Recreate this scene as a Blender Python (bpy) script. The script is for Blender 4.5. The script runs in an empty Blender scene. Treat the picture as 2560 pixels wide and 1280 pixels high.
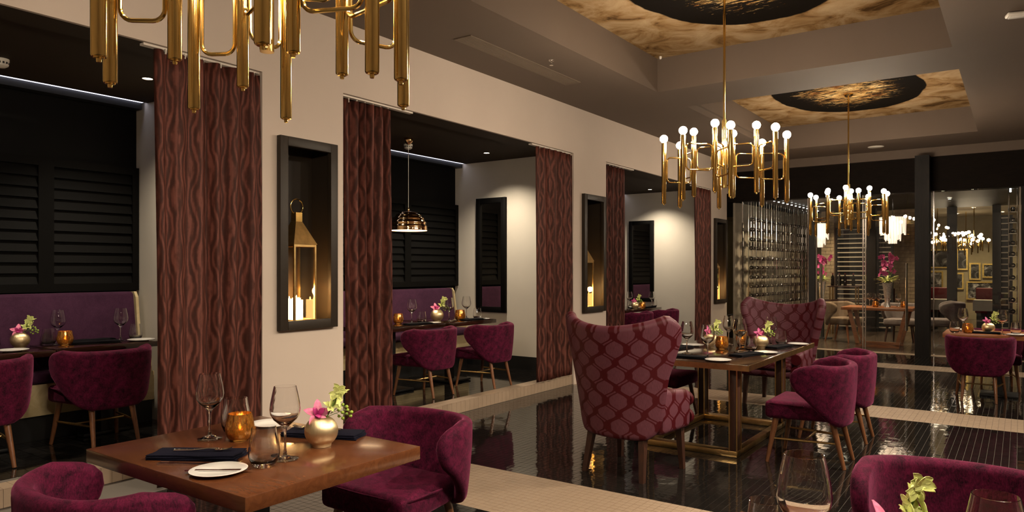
import bpy, bmesh, math, random
from mathutils import Vector, Matrix
R = math.radians
PI = math.pi
random.seed(7)
scene = bpy.context.scene
COL = scene.collection

# ------------------------------------------------------------------ camera
FPX = 1792.5
YAW = 35.318
cam = bpy.data.cameras.new('camera')
cam_ob = bpy.data.objects.new('camera', cam)
COL.objects.link(cam_ob)
cam_ob.location = (0, 0, 1.5)
cam_ob.rotation_euler = (R(90), 0, R(YAW))
cam.sensor_fit = 'HORIZONTAL'
cam.sensor_width = 36
cam.lens = 36 * FPX / 2560
cam.shift_y = 35 / 2560
cam.clip_start = 0.05
cam.clip_end = 100
scene.camera = cam_ob

# ------------------------------------------------------------------ world, exposure
world = bpy.data.worlds.new('world')
scene.world = world
world.use_nodes = True
world.node_tree.nodes['Background'].inputs[0].default_value = (1.0, 0.82, 0.62, 1)
world.node_tree.nodes['Background'].inputs[1].default_value = 0.02
vs = scene.view_settings
vs.view_transform = 'Standard'
vs.look = 'None'
vs.exposure = 0.85
vs.gamma = 1.0
vs.use_curve_mapping = False
cy = scene.cycles
cy.max_bounces = 7
cy.diffuse_bounces = 2
cy.glossy_bounces = 3
cy.transmission_bounces = 7
cy.transparent_max_bounces = 8
cy.caustics_reflective = False
cy.adaptive_threshold = 0.06
BULB = 190.0
FILL = 250.0

# ------------------------------------------------------------------ materials
def new_mat(name):
    m = bpy.data.materials.new(name)
    m.use_nodes = True
    nt = m.node_tree
    return m, nt, nt.nodes['Principled BSDF']

def setp(b, **k):
    names = dict(color='Base Color', rough='Roughness', metal='Metallic', spec='Specular IOR Level', trans='Transmission Weight',
                 ior='IOR', sheen='Sheen Weight', sheen_r='Sheen Roughness', sheen_t='Sheen Tint', emit='Emission Color',
                 strength='Emission Strength', coat='Coat Weight', coat_r='Coat Roughness', aniso='Anisotropic')
    for a, v in k.items():
        if a in ('color', 'emit', 'sheen_t') and len(v) == 3:
            v = (*v, 1)
        b.inputs[names[a]].default_value = v

def N(nt, typ, **k):
    n = nt.nodes.new(typ)
    for a, v in k.items():
        setattr(n, a, v)
    return n

def coords(nt, scale=(1, 1, 1), kind='Object', rot=(0, 0, 0)):
    tc = N(nt, 'ShaderNodeTexCoord')
    mp = N(nt, 'ShaderNodeMapping')
    mp.inputs['Scale'].default_value = scale
    mp.inputs['Rotation'].default_value = rot
    nt.links.new(tc.outputs[kind], mp.inputs['Vector'])
    return mp.outputs['Vector']

def noise(nt, vec, scale=5, detail=4, rough=0.55, dist=0.0):
    n = N(nt, 'ShaderNodeTexNoise')
    n.inputs['Scale'].default_value = scale
    n.inputs['Detail'].default_value = detail
    n.inputs['Roughness'].default_value = rough
    n.inputs['Distortion'].default_value = dist
    nt.links.new(vec, n.inputs['Vector'])
    return n.outputs['Fac']

def ramp(nt, fac, stops):
    r = N(nt, 'ShaderNodeValToRGB')
    el = r.color_ramp.elements
    while len(el) < len(stops):
        el.new(0.5)
    for e, (p, c) in zip(el, stops):
        e.position = p
        e.color = (*c, 1)
    nt.links.new(fac, r.inputs['Fac'])
    return r.outputs['Color']

def math_n(nt, op, a, b=None, c=None):
    n = N(nt, 'ShaderNodeMath', operation=op)
    for i, v in enumerate((a, b, c)):
        if v is None:
            continue
        if isinstance(v, (int, float)):
            n.inputs[i].default_value = v
        else:
            nt.links.new(v, n.inputs[i])
    return n.outputs[0]

def bump(nt, b, h, strength=0.3, dist=0.01):
    n = N(nt, 'ShaderNodeBump')
    n.inputs['Strength'].default_value = strength
    n.inputs['Distance'].default_value = dist
    nt.links.new(h, n.inputs['Height'])
    nt.links.new(n.outputs['Normal'], b.inputs['Normal'])

def plain(name, color, rough=0.5, metal=0.0, var=0.0, vscale=6, bmp=0.0, bscale=60, **k):
    m, nt, b = new_mat(name)
    setp(b, color=color, rough=rough, metal=metal, **k)
    if var:
        f = noise(nt, coords(nt), vscale, 5)
        lo = tuple(c * (1 - var) for c in color)
        hi = tuple(min(1, c * (1 + var)) for c in color)
        nt.links.new(ramp(nt, f, [(0.3, lo), (0.7, hi)]), b.inputs['Base Color'])
    if bmp:
        bump(nt, b, noise(nt, coords(nt), bscale, 3), bmp, 0.004)
    return m

def wood(name, c0, c1, scale=(1.5, 14, 14), rough=0.35, coat=0.0, bmp=0.05, spec=0.5):
    m, nt, b = new_mat(name)
    v = coords(nt, scale)
    f = noise(nt, v, 3.0, 6, 0.6, 1.2)
    nt.links.new(ramp(nt, f, [(0.3, c0), (0.72, c1)]), b.inputs['Base Color'])
    setp(b, rough=rough, coat=coat, coat_r=0.12, spec=spec)
    bump(nt, b, f, bmp, 0.003)
    return m

def velvet(name, dark, light, sheen=0.45, st=(0.9, 0.25, 0.45), scale=9):
    m, nt, b = new_mat(name)
    v = coords(nt)
    big = noise(nt, v, scale, 8, 0.78, 0.4)
    fine = noise(nt, coords(nt, (1, 1, 0.35)), 230, 2, 0.6)
    mix = math_n(nt, 'ADD', math_n(nt, 'MULTIPLY', big, 0.72), math_n(nt, 'MULTIPLY', fine, 0.28))
    mid = tuple((a + c) / 2 for a, c in zip(dark, light))
    nt.links.new(ramp(nt, mix, [(0.38, dark), (0.5, mid), (0.62, light)]), b.inputs['Base Color'])
    setp(b, rough=0.85, sheen=sheen, sheen_r=0.35, sheen_t=st, spec=0.15)
    bump(nt, b, fine, 0.35, 0.003)
    return m

def emission(name, color, strength):
    m, nt, b = new_mat(name)
    setp(b, color=color, emit=color, strength=strength, rough=0.4)
    return m

def pane_glass(name, tint=(0.97, 0.98, 0.97), ior=1.5, rough=0.0, power=5.0):
    m = bpy.data.materials.new(name)
    m.use_nodes = True
    nt = m.node_tree
    nt.nodes.remove(nt.nodes['Principled BSDF'])
    out = nt.nodes['Material Output']
    lw = N(nt, 'ShaderNodeLayerWeight')
    lw.inputs[0].default_value = 0.5
    f0 = ((ior - 1) / (ior + 1)) ** 2
    fres = math_n(nt, 'ADD', math_n(nt, 'MULTIPLY', math_n(nt, 'POWER', lw.outputs['Facing'], power), 1 - f0), f0)
    tr = N(nt, 'ShaderNodeBsdfTransparent')
    tr.inputs[0].default_value = (*tint, 1)
    gl = N(nt, 'ShaderNodeBsdfGlossy')
    gl.inputs['Roughness'].default_value = rough
    mx = N(nt, 'ShaderNodeMixShader')
    nt.links.new(fres, mx.inputs[0])
    nt.links.new(tr.outputs[0], mx.inputs[1])
    nt.links.new(gl.outputs[0], mx.inputs[2])
    nt.links.new(mx.outputs[0], out.inputs['Surface'])
    return m

M = {}
M['wall'] = plain('beige wall paint', (0.54, 0.445, 0.37), 0.7, var=0.03, vscale=1.5)
M['wall_white'] = plain('cream wall paint', (0.68, 0.62, 0.53), 0.65, var=0.03, vscale=2, bmp=0.05, bscale=30)
M['taupe'] = plain('taupe ceiling paint', (0.118, 0.083, 0.060), 0.75, var=0.04, vscale=1)
M['brown_dark'] = plain('dark brown ceiling paint', (0.040, 0.028, 0.019), 0.75, spec=0.15)
M['black_lacquer'] = plain('black lacquer', (0.0032, 0.0029, 0.0027), 0.6, spec=0.10)
M['black_wall'] = plain('black wall panel', (0.0040, 0.0038, 0.0040), 0.55, spec=0.12)
M['bronze_frame'] = plain('dark bronze frame', (0.024, 0.0165, 0.0105), 0.5, 0.0, spec=0.3)
M['beam'] = wood('dark stained beam', (0.004, 0.0028, 0.0022), (0.011, 0.0065, 0.0045), (2, 2, 9), 0.8, spec=0.12)
M['column'] = wood('dark stained column', (0.004, 0.003, 0.0026), (0.012, 0.009, 0.0075), (9, 9, 1.0), 0.6, spec=0.2)
M['black'] = plain('matt black metal', (0.008, 0.008, 0.008), 0.45)
M['white_plastic'] = plain('white plastic', (0.75, 0.70, 0.62), 0.4)
M['vent'] = plain('vent paint', (0.145, 0.105, 0.072), 0.6)
M['grout'] = plain('grey grout', (0.11, 0.092, 0.075), 0.8)
M['grout_pale'] = plain('pale grout', (0.20, 0.14, 0.10), 0.85)
def tile_mat(name, c, rough, var, spec=0.5):
    m, nt, b = new_mat(name)
    v = coords(nt)
    f = noise(nt, v, 7, 3)
    nt.links.new(ramp(nt, f, [(0.3, tuple(x * (1 - var) for x in c)), (0.7, tuple(x * (1 + var) for x in c))]), b.inputs['Base Color'])
    setp(b, rough=rough, spec=spec)
    bump(nt, b, noise(nt, v, 28, 1), 0.05, 0.004)
    return m
M['tile_black'] = tile_mat('glossy black mosaic', (0.010, 0.0085, 0.0075), 0.05, 0.2, 0.9)
M['tile_pale'] = tile_mat('pale stone mosaic', (0.31, 0.225, 0.155), 0.40, 0.08)
M['rack_back'] = plain('taupe rack panel', (0.34, 0.29, 0.22), 0.7, var=0.1)
M['curtain_rail'] = plain('white curtain rail', (0.66, 0.58, 0.50), 0.5)
M['brass'] = plain('polished brass', (0.90, 0.62, 0.21), 0.14, 1.0)
M['brass_dim'] = plain('aged brass', (0.62, 0.42, 0.17), 0.3, 1.0, var=0.15, vscale=20)
M['brass_brushed'] = None
def brushed():
    m, nt, b = new_mat('brushed brass')
    setp(b, color=(0.90, 0.72, 0.42), metal=1.0, rough=0.4)
    tc = N(nt, 'ShaderNodeTexCoord')
    gr = N(nt, 'ShaderNodeTexGradient', gradient_type='RADIAL')
    nt.links.new(tc.outputs['Object'], gr.inputs['Vector'])
    f = math_n(nt, 'MULTIPLY', gr.outputs['Fac'], 40.0)
    cmb = N(nt, 'ShaderNodeCombineXYZ')
    nt.links.new(f, cmb.inputs[0])
    n = noise(nt, cmb.outputs[0], 5, 3)
    nt.links.new(math_n(nt, 'ADD', math_n(nt, 'MULTIPLY', n, 0.2), 0.28), b.inputs['Roughness'])
    bump(nt, b, n, 0.18, 0.01)
    return m
M['brass_brushed'] = brushed()
M['rose_gold'] = plain('polished bronze', (0.85, 0.52, 0.25), 0.09, 1.0)
M['steel'] = plain('polished steel', (0.75, 0.72, 0.68), 0.14, 1.0)
M['cutlery'] = plain('cutlery steel', (0.80, 0.78, 0.75), 0.10, 1.0)
M['velvet'] = velvet('burgundy velvet', (0.010, 0.0010, 0.0050), (0.112, 0.0058, 0.032), 0.28, (0.9, 0.2, 0.42), 18)
M['purple'] = velvet('purple weave', (0.034, 0.0105, 0.027), (0.062, 0.020, 0.047), 0.15, (0.8, 0.5, 0.7), 5)
M['grey_fabric'] = velvet('grey weave', (0.13, 0.105, 0.10), (0.22, 0.18, 0.17), 0.2, (1, 0.9, 0.9), 6)
M['brown_fabric'] = velvet('brown weave', (0.10, 0.068, 0.043), (0.17, 0.115, 0.075), 0.2, (1, 0.9, 0.8), 6)
M['red_leather'] = plain('dark red upholstery', (0.14, 0.004, 0.010), 0.5)
M['walnut'] = wood('walnut table', (0.085, 0.026, 0.009), (0.135, 0.045, 0.015), (2.2, 9, 9), 0.25, 0.4, 0.0)
M['walnut_dark'] = wood('dark walnut table', (0.012, 0.005, 0.003), (0.034, 0.012, 0.006), (9, 1.5, 9), 0.12, 0.6, 0.01)
M['leg_wood'] = wood('chair leg wood', (0.13, 0.048, 0.018), (0.25, 0.10, 0.04), (18, 18, 3), 0.32, 0.3)
M['dark_leg'] = wood('dark leg wood', (0.025, 0.010, 0.006), (0.06, 0.022, 0.012), (14, 14, 3), 0.4)
M['timber'] = wood('warm timber', (0.20, 0.060, 0.020), (0.36, 0.13, 0.045), (2, 10, 10), 0.3, 0.2)
M['plank'] = wood('dark floor planks', (0.030, 0.020, 0.014), (0.075, 0.052, 0.036), (10, 1.2, 10), 0.25, 0.2)
M['cream_panel'] = wood('cream bench panel', (0.55, 0.42, 0.22), (0.68, 0.56, 0.33), (3, 3, 3), 0.4, 0.2)
M['china'] = plain('white china', (0.82, 0.79, 0.74), 0.12, coat=0.3)
M['navy'] = plain('navy linen', (0.006, 0.006, 0.014), 0.9, bmp=0.4, bscale=300, spec=0.1)
M['black_linen'] = plain('black linen', (0.005, 0.0045, 0.006), 0.9, bmp=0.4, bscale=300, spec=0.1)
M['candle'] = emission('candle wax lit', (1.0, 0.55, 0.17), 9.0)
M['flame'] = emission('flame', (1.0, 0.50, 0.12), 60.0)
M['bulb'] = emission('frosted bulb', (1.0, 0.83, 0.63), BULB)
M['far_bulb'] = emission('far frosted bulb', (1.0, 0.80, 0.55), 8.0)
M['led'] = emission('cool led strip', (0.80, 0.80, 1.0), 1.5)
M['led_dot'] = emission('white led dot', (1.0, 0.97, 0.92), 6.0)
M['lens'] = emission('downlight lens', (1.0, 0.86, 0.62), 12.0)
M['cascade'] = emission('lit glass fringe', (1.0, 0.84, 0.68), 0.4)
M['lamp_inside'] = emission('lit lamp lining', (1.0, 0.82, 0.58), 3.0)
M['pane'] = pane_glass('clear pane')
M['pane_smoke'] = pane_glass('door pane', (0.80, 0.82, 0.78))
M['mirror'] = plain('mirror', (0.62, 0.57, 0.50), 0.02, 1.0)
def glass_mat(name, c, rough=0.0):
    m, nt, b = new_mat(name)
    setp(b, color=c, trans=1.0, rough=rough, ior=1.45)
    return m
M['glass'] = glass_mat('drinking glass', (1, 1, 1))
M['bottle'] = plain('dark bottle glass', (0.010, 0.009, 0.008), 0.07, spec=0.8)
M['foil'] = plain('red bottle foil', (0.20, 0.015, 0.02), 0.3)
def amber():
    m, nt, b = new_mat('amber mercury glass')
    v = coords(nt, (1, 1, 0.45))
    f = noise(nt, v, 38, 5, 0.7, 1.0)
    nt.links.new(ramp(nt, f, [(0.36, (0.10, 0.030, 0.004)), (0.52, (0.50, 0.20, 0.03)), (0.66, (0.92, 0.52, 0.14))]), b.inputs['Base Color'])
    nt.links.new(ramp(nt, f, [(0.40, (0, 0, 0)), (0.62, (0.8, 0.8, 0.8))]), b.inputs['Metallic'])
    setp(b, rough=0.16, trans=0.45, spec=0.6)
    bump(nt, b, f, 0.2, 0.004)
    return m
M['amber'] = amber()
M['petal_pink'] = plain('pink petal', (0.72, 0.16, 0.30), 0.5, var=0.35, vscale=40, sheen=0.2)
M['petal_magenta'] = plain('magenta petal', (0.42, 0.03, 0.17), 0.5, var=0.35, vscale=40)
M['petal_green'] = plain('lime petal', (0.66, 0.70, 0.24), 0.5, var=0.2, vscale=40)
M['stem_green'] = plain('green stem', (0.13, 0.22, 0.04), 0.5, var=0.2)
M['berry'] = plain('green berry', (0.30, 0.42, 0.05), 0.35, var=0.2, vscale=60)
M['silver_vase'] = plain('crackled silver glass', (0.62, 0.60, 0.58), 0.25, 0.7, var=0.45, vscale=60, bmp=0.6, bscale=80)
M['gilt'] = plain('gilt frame', (0.80, 0.58, 0.18), 0.3, 0.8, var=0.2, vscale=20)
M['stone_wall'] = plain('olive plaster wall', (0.36, 0.30, 0.19), 0.8, var=0.15, vscale=3)
M['brick'] = plain('pale brick', (0.42, 0.31, 0.19), 0.8, var=0.35, vscale=5, bmp=0.4, bscale=40)
M['white_linen'] = plain('white tablecloth', (0.75, 0.70, 0.62), 0.8)
M['slat_light'] = emission('lit shelf edge', (1.0, 0.80, 0.50), 0.9)
M['slat_grey'] = plain('grey slat', (0.50, 0.43, 0.33), 0.35)
M['room_white'] = plain('far ceiling paint', (0.62, 0.52, 0.36), 0.8)

def curtain_mat():
    m, nt, b = new_mat('wine curtain with vein pattern')
    uv = coords(nt, (1, 1, 1), 'UV')
    sp = N(nt, 'ShaderNodeSeparateXYZ')
    nt.links.new(uv, sp.inputs[0])
    u, v = sp.outputs[0], sp.outputs[1]
    wob = noise(nt, uv, 9, 3)
    sv = math_n(nt, 'SINE', math_n(nt, 'MULTIPLY', v, 2 * PI / 0.42))
    su = math_n(nt, 'SINE', math_n(nt, 'MULTIPLY', u, 2 * PI / 0.30))
    ogee = math_n(nt, 'MULTIPLY', sv, su)
    ph = math_n(nt, 'ADD', math_n(nt, 'MULTIPLY', u, 2 * PI / 0.06), math_n(nt, 'MULTIPLY', ogee, 3.6))
    ph = math_n(nt, 'ADD', ph, math_n(nt, 'MULTIPLY', wob, 5.0))
    lines = math_n(nt, 'SINE', ph)
    br = noise(nt, coords(nt, (34, 5, 1), 'UV'), 1.0, 3)
    f = math_n(nt, 'ADD', math_n(nt, 'MULTIPLY', lines, 0.20), math_n(nt, 'MULTIPLY', br, 1.0))
    nt.links.new(ramp(nt, f, [(0.28, (0.040, 0.0115, 0.0075)), (0.50, (0.072, 0.0205, 0.0135)), (0.72, (0.150, 0.048, 0.034))]), b.inputs['Base Color'])
    setp(b, rough=0.62, spec=0.2)
    return m
M['curtain'] = curtain_mat()

def damask():
    m, nt, b = new_mat('burgundy and mauve lattice damask')
    uv = coords(nt, (1, 1, 1), 'UV')
    sp = N(nt, 'ShaderNodeSeparateXYZ')
    nt.links.new(uv, sp.inputs[0])
    u = math_n(nt, 'MULTIPLY', sp.outputs[0], 1 / 0.175)
    v = math_n(nt, 'MULTIPLY', sp.outputs[1], 1 / 0.39)
    wob = math_n(nt, 'MULTIPLY', math_n(nt, 'COSINE', math_n(nt, 'MULTIPLY', v, 2 * PI)), 0.46)
    wob = math_n(nt, 'ADD', wob, math_n(nt, 'MULTIPLY', math_n(nt, 'COSINE', math_n(nt, 'MULTIPLY', v, 6 * PI)), 0.075))
    wob = math_n(nt, 'ADD', wob, math_n(nt, 'MULTIPLY', math_n(nt, 'COSINE', math_n(nt, 'MULTIPLY', v, 10 * PI)), -0.035))
    rough_n = math_n(nt, 'MULTIPLY', math_n(nt, 'SUBTRACT', noise(nt, uv, 55, 2), 0.5), 0.045)
    dp = math_n(nt, 'ABSOLUTE', math_n(nt, 'SUBTRACT', math_n(nt, 'FRACT', math_n(nt, 'ADD', u, wob)), 0.5))
    dq = math_n(nt, 'ABSOLUTE', math_n(nt, 'SUBTRACT', math_n(nt, 'FRACT', math_n(nt, 'SUBTRACT', u, wob)), 0.5))
    dp = math_n(nt, 'ADD', dp, rough_n)
    dq = math_n(nt, 'ADD', dq, rough_n)
    d = math_n(nt, 'MINIMUM', dp, dq)
    mx = math_n(nt, 'MAXIMUM', dp, dq)
    # one family of ribbons is solid dark red, the other is mauve with two dark outlines
    solid = ramp(nt, dp, [(0.115, (1, 1, 1)), (0.135, (0, 0, 0)), (0.14, (0, 0, 0)), (0.15, (0, 0, 0))])
    outline = ramp(nt, dq, [(0.05, (0, 0, 0)), (0.065, (1, 1, 1)), (0.145, (1, 1, 1)), (0.165, (0, 0, 0))])
    knot = ramp(nt, mx, [(0.12, (1, 1, 1)), (0.15, (0, 0, 0))])
    bm = math_n(nt, 'MAXIMUM', math_n(nt, 'MAXIMUM', solid, outline), knot)
    thread = noise(nt, coords(nt, (400, 30, 1), 'UV'), 1.0, 2)
    lite = ramp(nt, thread, [(0.3, (0.080, 0.022, 0.032)), (0.7, (0.120, 0.037, 0.052))])
    mix = N(nt, 'ShaderNodeMix', data_type='RGBA')
    nt.links.new(bm, mix.inputs['Factor'])
    nt.links.new(lite, mix.inputs['A'])
    mix.inputs['B'].default_value = (0.050, 0.0010, 0.0035, 1)
    nt.links.new(mix.outputs['Result'], b.inputs['Base Color'])
    setp(b, rough=0.5, spec=0.25)
    return m
M['damask'] = damask()

def mural():
    m, nt, b = new_mat('rust and ochre ceiling mural')
    tc = N(nt, 'ShaderNodeTexCoord')
    v = tc.outputs['Object']
    warp = noise(nt, v, 1.3, 4)
    sp = N(nt, 'ShaderNodeSeparateXYZ')
    nt.links.new(v, sp.inputs[0])
    x = math_n(nt, 'DIVIDE', sp.outputs[0], 0.98)
    y = math_n(nt, 'DIVIDE', math_n(nt, 'SUBTRACT', sp.outputs[1], 0.05), 1.42)
    r = math_n(nt, 'SQRT', math_n(nt, 'ADD', math_n(nt, 'MULTIPLY', x, x), math_n(nt, 'MULTIPLY', y, y)))
    r = math_n(nt, 'ADD', r, math_n(nt, 'MULTIPLY', math_n(nt, 'SUBTRACT', warp, 0.5), 0.16))
    g = noise(nt, v, 2.2, 8, 0.65, 0.8)
    field = ramp(nt, g, [(0.34, (0.06, 0.030, 0.010)), (0.44, (0.20, 0.115, 0.045)), (0.56, (0.30, 0.200, 0.108)), (0.75, (0.40, 0.290, 0.170))])
    sv = noise(nt, coords(nt, (2.2, 9, 1)), 2.2, 8, 0.72, 1.5)
    gold = noise(nt, v, 3.5, 4)
    inner = ramp(nt, gold, [(0.35, (0.16, 0.055, 0.012)), (0.5, (0.40, 0.24, 0.085)), (0.65, (0.55, 0.40, 0.20))])
    r3 = math_n(nt, 'POWER', r, 2.5)
    rim = ramp(nt, math_n(nt, 'SUBTRACT', math_n(nt, 'ADD', math_n(nt, 'MULTIPLY', r3, 0.34), 0.50), sv), [(0.0, (0, 0, 0)), (0.045, (1, 1, 1))])
    m1 = N(nt, 'ShaderNodeMix', data_type='RGBA')
    nt.links.new(rim, m1.inputs['Factor'])
    nt.links.new(inner, m1.inputs['A'])
    m1.inputs['B'].default_value = (0.005, 0.0035, 0.0025, 1)
    edge = ramp(nt, r, [(0.985, (0, 0, 0)), (1.0, (1, 1, 1))])
    m2 = N(nt, 'ShaderNodeMix', data_type='RGBA')
    nt.links.new(edge, m2.inputs['Factor'])
    nt.links.new(m1.outputs['Result'], m2.inputs['A'])
    nt.links.new(field, m2.inputs['B'])
    nt.links.new(m2.outputs['Result'], b.inputs['Base Color'])
    setp(b, rough=0.9, spec=0.05)
    return m
M['mural'] = mural()

def photo_print(name, seed, warm=0.0):
    m, nt, b = new_mat(name)
    v = coords(nt)
    f = noise(nt, v, 3.0 + seed, 3, 0.5, 1.0)
    nt.links.new(ramp(nt, f, [(0.42, (0.012, 0.011, 0.010)), (0.55, (0.10, 0.095, 0.09)), (0.66, (0.55, 0.52, 0.48))]), b.inputs['Base Color'])
    setp(b, rough=0.25)
    return m

# ------------------------------------------------------------------ mesh helpers
class MB:
    def __init__(self):
        self.v, self.f, self.uv = [], [], []

    def add(self, vs, fs, uvs=None):
        o = len(self.v)
        self.v += [tuple(p) for p in vs]
        for k, f in enumerate(fs):
            self.f.append(tuple(i + o for i in f))
            self.uv.append([uvs[i] for i in f] if uvs else [(0, 0)] * len(f))
        return self

    def box(self, x0, x1, y0, y1, z0, z1):
        vs = [(x0, y0, z0), (x1, y0, z0), (x1, y1, z0), (x0, y1, z0), (x0, y0, z1), (x1, y0, z1), (x1, y1, z1), (x0, y1, z1)]
        return self.add(vs, [(0, 3, 2, 1), (4, 5, 6, 7), (0, 1, 5, 4), (1, 2, 6, 5), (2, 3, 7, 6), (3, 0, 4, 7)])

    def cone(self, p0, p1, r0, r1, n=12, caps=True):
        p0, p1 = Vector(p0), Vector(p1)
        d = (p1 - p0).normalized()
        a = d.orthogonal().normalized()
        c = d.cross(a)
        vs = []
        for p, r in ((p0, r0), (p1, r1)):
            for k in range(n):
                t = 2 * PI * k / n
                vs.append(p + a * math.cos(t) * r + c * math.sin(t) * r)
        fs = [(k, (k + 1) % n, n + (k + 1) % n, n + k) for k in range(n)]
        if caps:
            fs += [tuple(range(n))[::-1], tuple(range(n, 2 * n))]
        return self.add(vs, fs)

    def tube(self, pts, r, n=8, closed=False):
        pts = [Vector(p) for p in pts]
        m = len(pts)
        vs, a = [], None
        for i, p in enumerate(pts):
            q0 = pts[(i - 1) % m] if (closed or i > 0) else pts[i]
            q1 = pts[(i + 1) % m] if (closed or i < m - 1) else pts[i]
            d = (q1 - q0).normalized()
            if a is None:
                a = d.orthogonal().normalized()
            a = (a - d * a.dot(d)).normalized()
            c = d.cross(a)
            rr = r[i] if isinstance(r, (list, tuple)) else r
            for k in range(n):
                t = 2 * PI * k / n
                vs.append(p + a * math.cos(t) * rr + c * math.sin(t) * rr)
        fs = []
        for i in range(m if closed else m - 1):
            j = (i + 1) % m
            for k in range(n):
                fs.append((i * n + k, i * n + (k + 1) % n, j * n + (k + 1) % n, j * n + k))
        if not closed:
            fs += [tuple(range(n))[::-1], tuple(range((m - 1) * n, m * n))]
        return self.add(vs, fs)

    def lathe(self, prof, n=24, c=(0, 0, 0), closed=False):
        vs, fs, idx = [], [], []
        for r, z in prof:
            if r < 1e-6:
                idx.append([len(vs)] * n)
                vs.append((c[0], c[1], c[2] + z))
            else:
                idx.append(list(range(len(vs), len(vs) + n)))
                for k in range(n):
                    t = 2 * PI * k / n
                    vs.append((c[0] + r * math.cos(t), c[1] + r * math.sin(t), c[2] + z))
        seq = list(range(len(prof) - 1))
        for i in seq:
            A, B = idx[i], idx[i + 1]
            for k in range(n):
                q = (A[k], A[(k + 1) % n], B[(k + 1) % n], B[k])
                u = []
                for w in q:
                    if w not in u:
                        u.append(w)
                if len(u) > 2:
                    fs.append(tuple(u))
        return self.add(vs, fs)

    def ball(self, c, r, n=12, m=8, sz=1.0):
        prof = [(r * math.sin(PI * i / m), -r * sz * math.cos(PI * i / m)) for i in range(m + 1)]
        prof[0] = (0, prof[0][1]); prof[-1] = (0, prof[-1][1])
        return self.lathe(prof, n, c)

    def rbox(self, x0, x1, y0, y1, z0, z1, r=0.02, seg=3, warp=None):
        bm = bmesh.new()
        bmesh.ops.create_cube(bm, size=1)
        for v in bm.verts:
            v.co = Vector(((x0 + x1) / 2 + v.co.x * (x1 - x0), (y0 + y1) / 2 + v.co.y * (y1 - y0), (z0 + z1) / 2 + v.co.z * (z1 - z0)))
        if warp:
            for v in bm.verts:
                v.co = Vector(warp(v.co))
        bmesh.ops.bevel(bm, geom=bm.edges[:] + bm.verts[:], offset=r, segments=seg, profile=0.5, affect='EDGES')
        bm.verts.index_update()
        uvs = [(v.co.x + v.co.y, v.co.z + v.co.y * 0.0) for v in bm.verts]
        self.add([v.co.copy() for v in bm.verts], [tuple(v.index for v in f.verts) for f in bm.faces], uvs)
        bm.free()
        return self

    def shell(self, fn, us, vs_, t, uvfn=None, seg=6):
        """thick sheet with rounded rim around the surface fn(u, v)"""
        nu, nv = len(us), len(vs_)
        P = [[Vector(fn(u, v)) for v in vs_] for u in us]
        def nrm(i, j):
            du = P[min(i + 1, nu - 1)][j] - P[max(i - 1, 0)][j]
            dv = P[i][min(j + 1, nv - 1)] - P[i][max(j - 1, 0)]
            n = du.cross(dv)
            return n.normalized() if n.length > 1e-9 else Vector((0, 0, 1))
        Nn = [[nrm(i, j) for j in range(nv)] for i in range(nu)]
        vs, fs, uvs = [], [], []
        def uvat(i, j):
            return uvfn(us[i], vs_[j]) if uvfn else (0, 0)
        base = []
        for s in (1, -1):
            base.append(len(vs))
            for i in range(nu):
                for j in range(nv):
                    vs.append(P[i][j] + Nn[i][j] * (t / 2 * s)); uvs.append(uvat(i, j))
        for i in range(nu - 1):
            for j in range(nv - 1):
                a, b, c, d = i * nv + j, (i + 1) * nv + j, (i + 1) * nv + j + 1, i * nv + j + 1
                fs.append((a, b, c, d))
                o = base[1]
                fs.append((o + d, o + c, o + b, o + a))
        loop = [(i, 0) for i in range(nu)] + [(nu - 1, j) for j in range(1, nv)] + [(i, nv - 1) for i in range(nu - 2, -1, -1)] + [(0, j) for j in range(nv - 2, 0, -1)]
        L = len(loop)
        rows = []
        for k, (i, j) in enumerate(loop):
            a, b = loop[k - 1], loop[(k + 1) % L]
            tg = (P[b[0]][b[1]] - P[a[0]][a[1]])
            n = Nn[i][j]
            e = tg.cross(n)
            e = e.normalized() if e.length > 1e-9 else Vector((0, 0, 0))
            row = [i * nv + j]
            for s in range(1, seg):
                an = PI * s / seg
                row.append(len(vs)); vs.append(P[i][j] + n * (t / 2 * math.cos(an)) + e * (t / 2 * math.sin(an))); uvs.append(uvat(i, j))
            row.append(base[1] + i * nv + j)
            rows.append(row)
        for k in range(L):
            A, B = rows[k], rows[(k + 1) % L]
            for s in range(seg):
                fs.append((A[s], A[s + 1], B[s + 1], B[s]))
        return self.add(vs, fs, uvs)

    def build(self, name, mat, parent=None, smooth=35, loc=None):
        me = bpy.data.meshes.new(name)
        me.from_pydata(self.v, [], self.f)
        lay = me.uv_layers.new(name='UVMap')
        flat = [c for f in self.uv for p in f for c in p]
        lay.data.foreach_set('uv', flat)
        me.materials.append(M[mat] if isinstance(mat, str) else mat)
        bm = bmesh.new(); bm.from_mesh(me)
        bmesh.ops.recalc_face_normals(bm, faces=bm.faces)
        bm.to_mesh(me); bm.free()
        if smooth:
            me.polygons.foreach_set('use_smooth', [True] * len(me.polygons))
            me.set_sharp_from_angle(angle=R(smooth))
        o = bpy.data.objects.new(name, me)
        COL.objects.link(o)
        if parent is not None:
            o.parent = parent
        if loc:
            o.location = loc
        return o

def tag(o, label=None, cat=None, group=None, kind=None):
    if label: o['label'] = label
    if cat: o['category'] = cat
    if group: o['group'] = group
    if kind: o['kind'] = kind
    return o

def empty(name, loc=(0, 0, 0), rz=0):
    o = bpy.data.objects.new(name, None)
    o.empty_display_size = 0.1
    COL.objects.link(o)
    o.location = loc
    o.rotation_euler = (0, 0, rz)
    return o

KIDS = {}
def copy_tree(o, parent=None):
    c = o.copy()
    COL.objects.link(c)
    if parent is not None:
        c.parent = parent
    for ch in list(o.children):
        copy_tree(ch, c)
    return c

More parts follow.
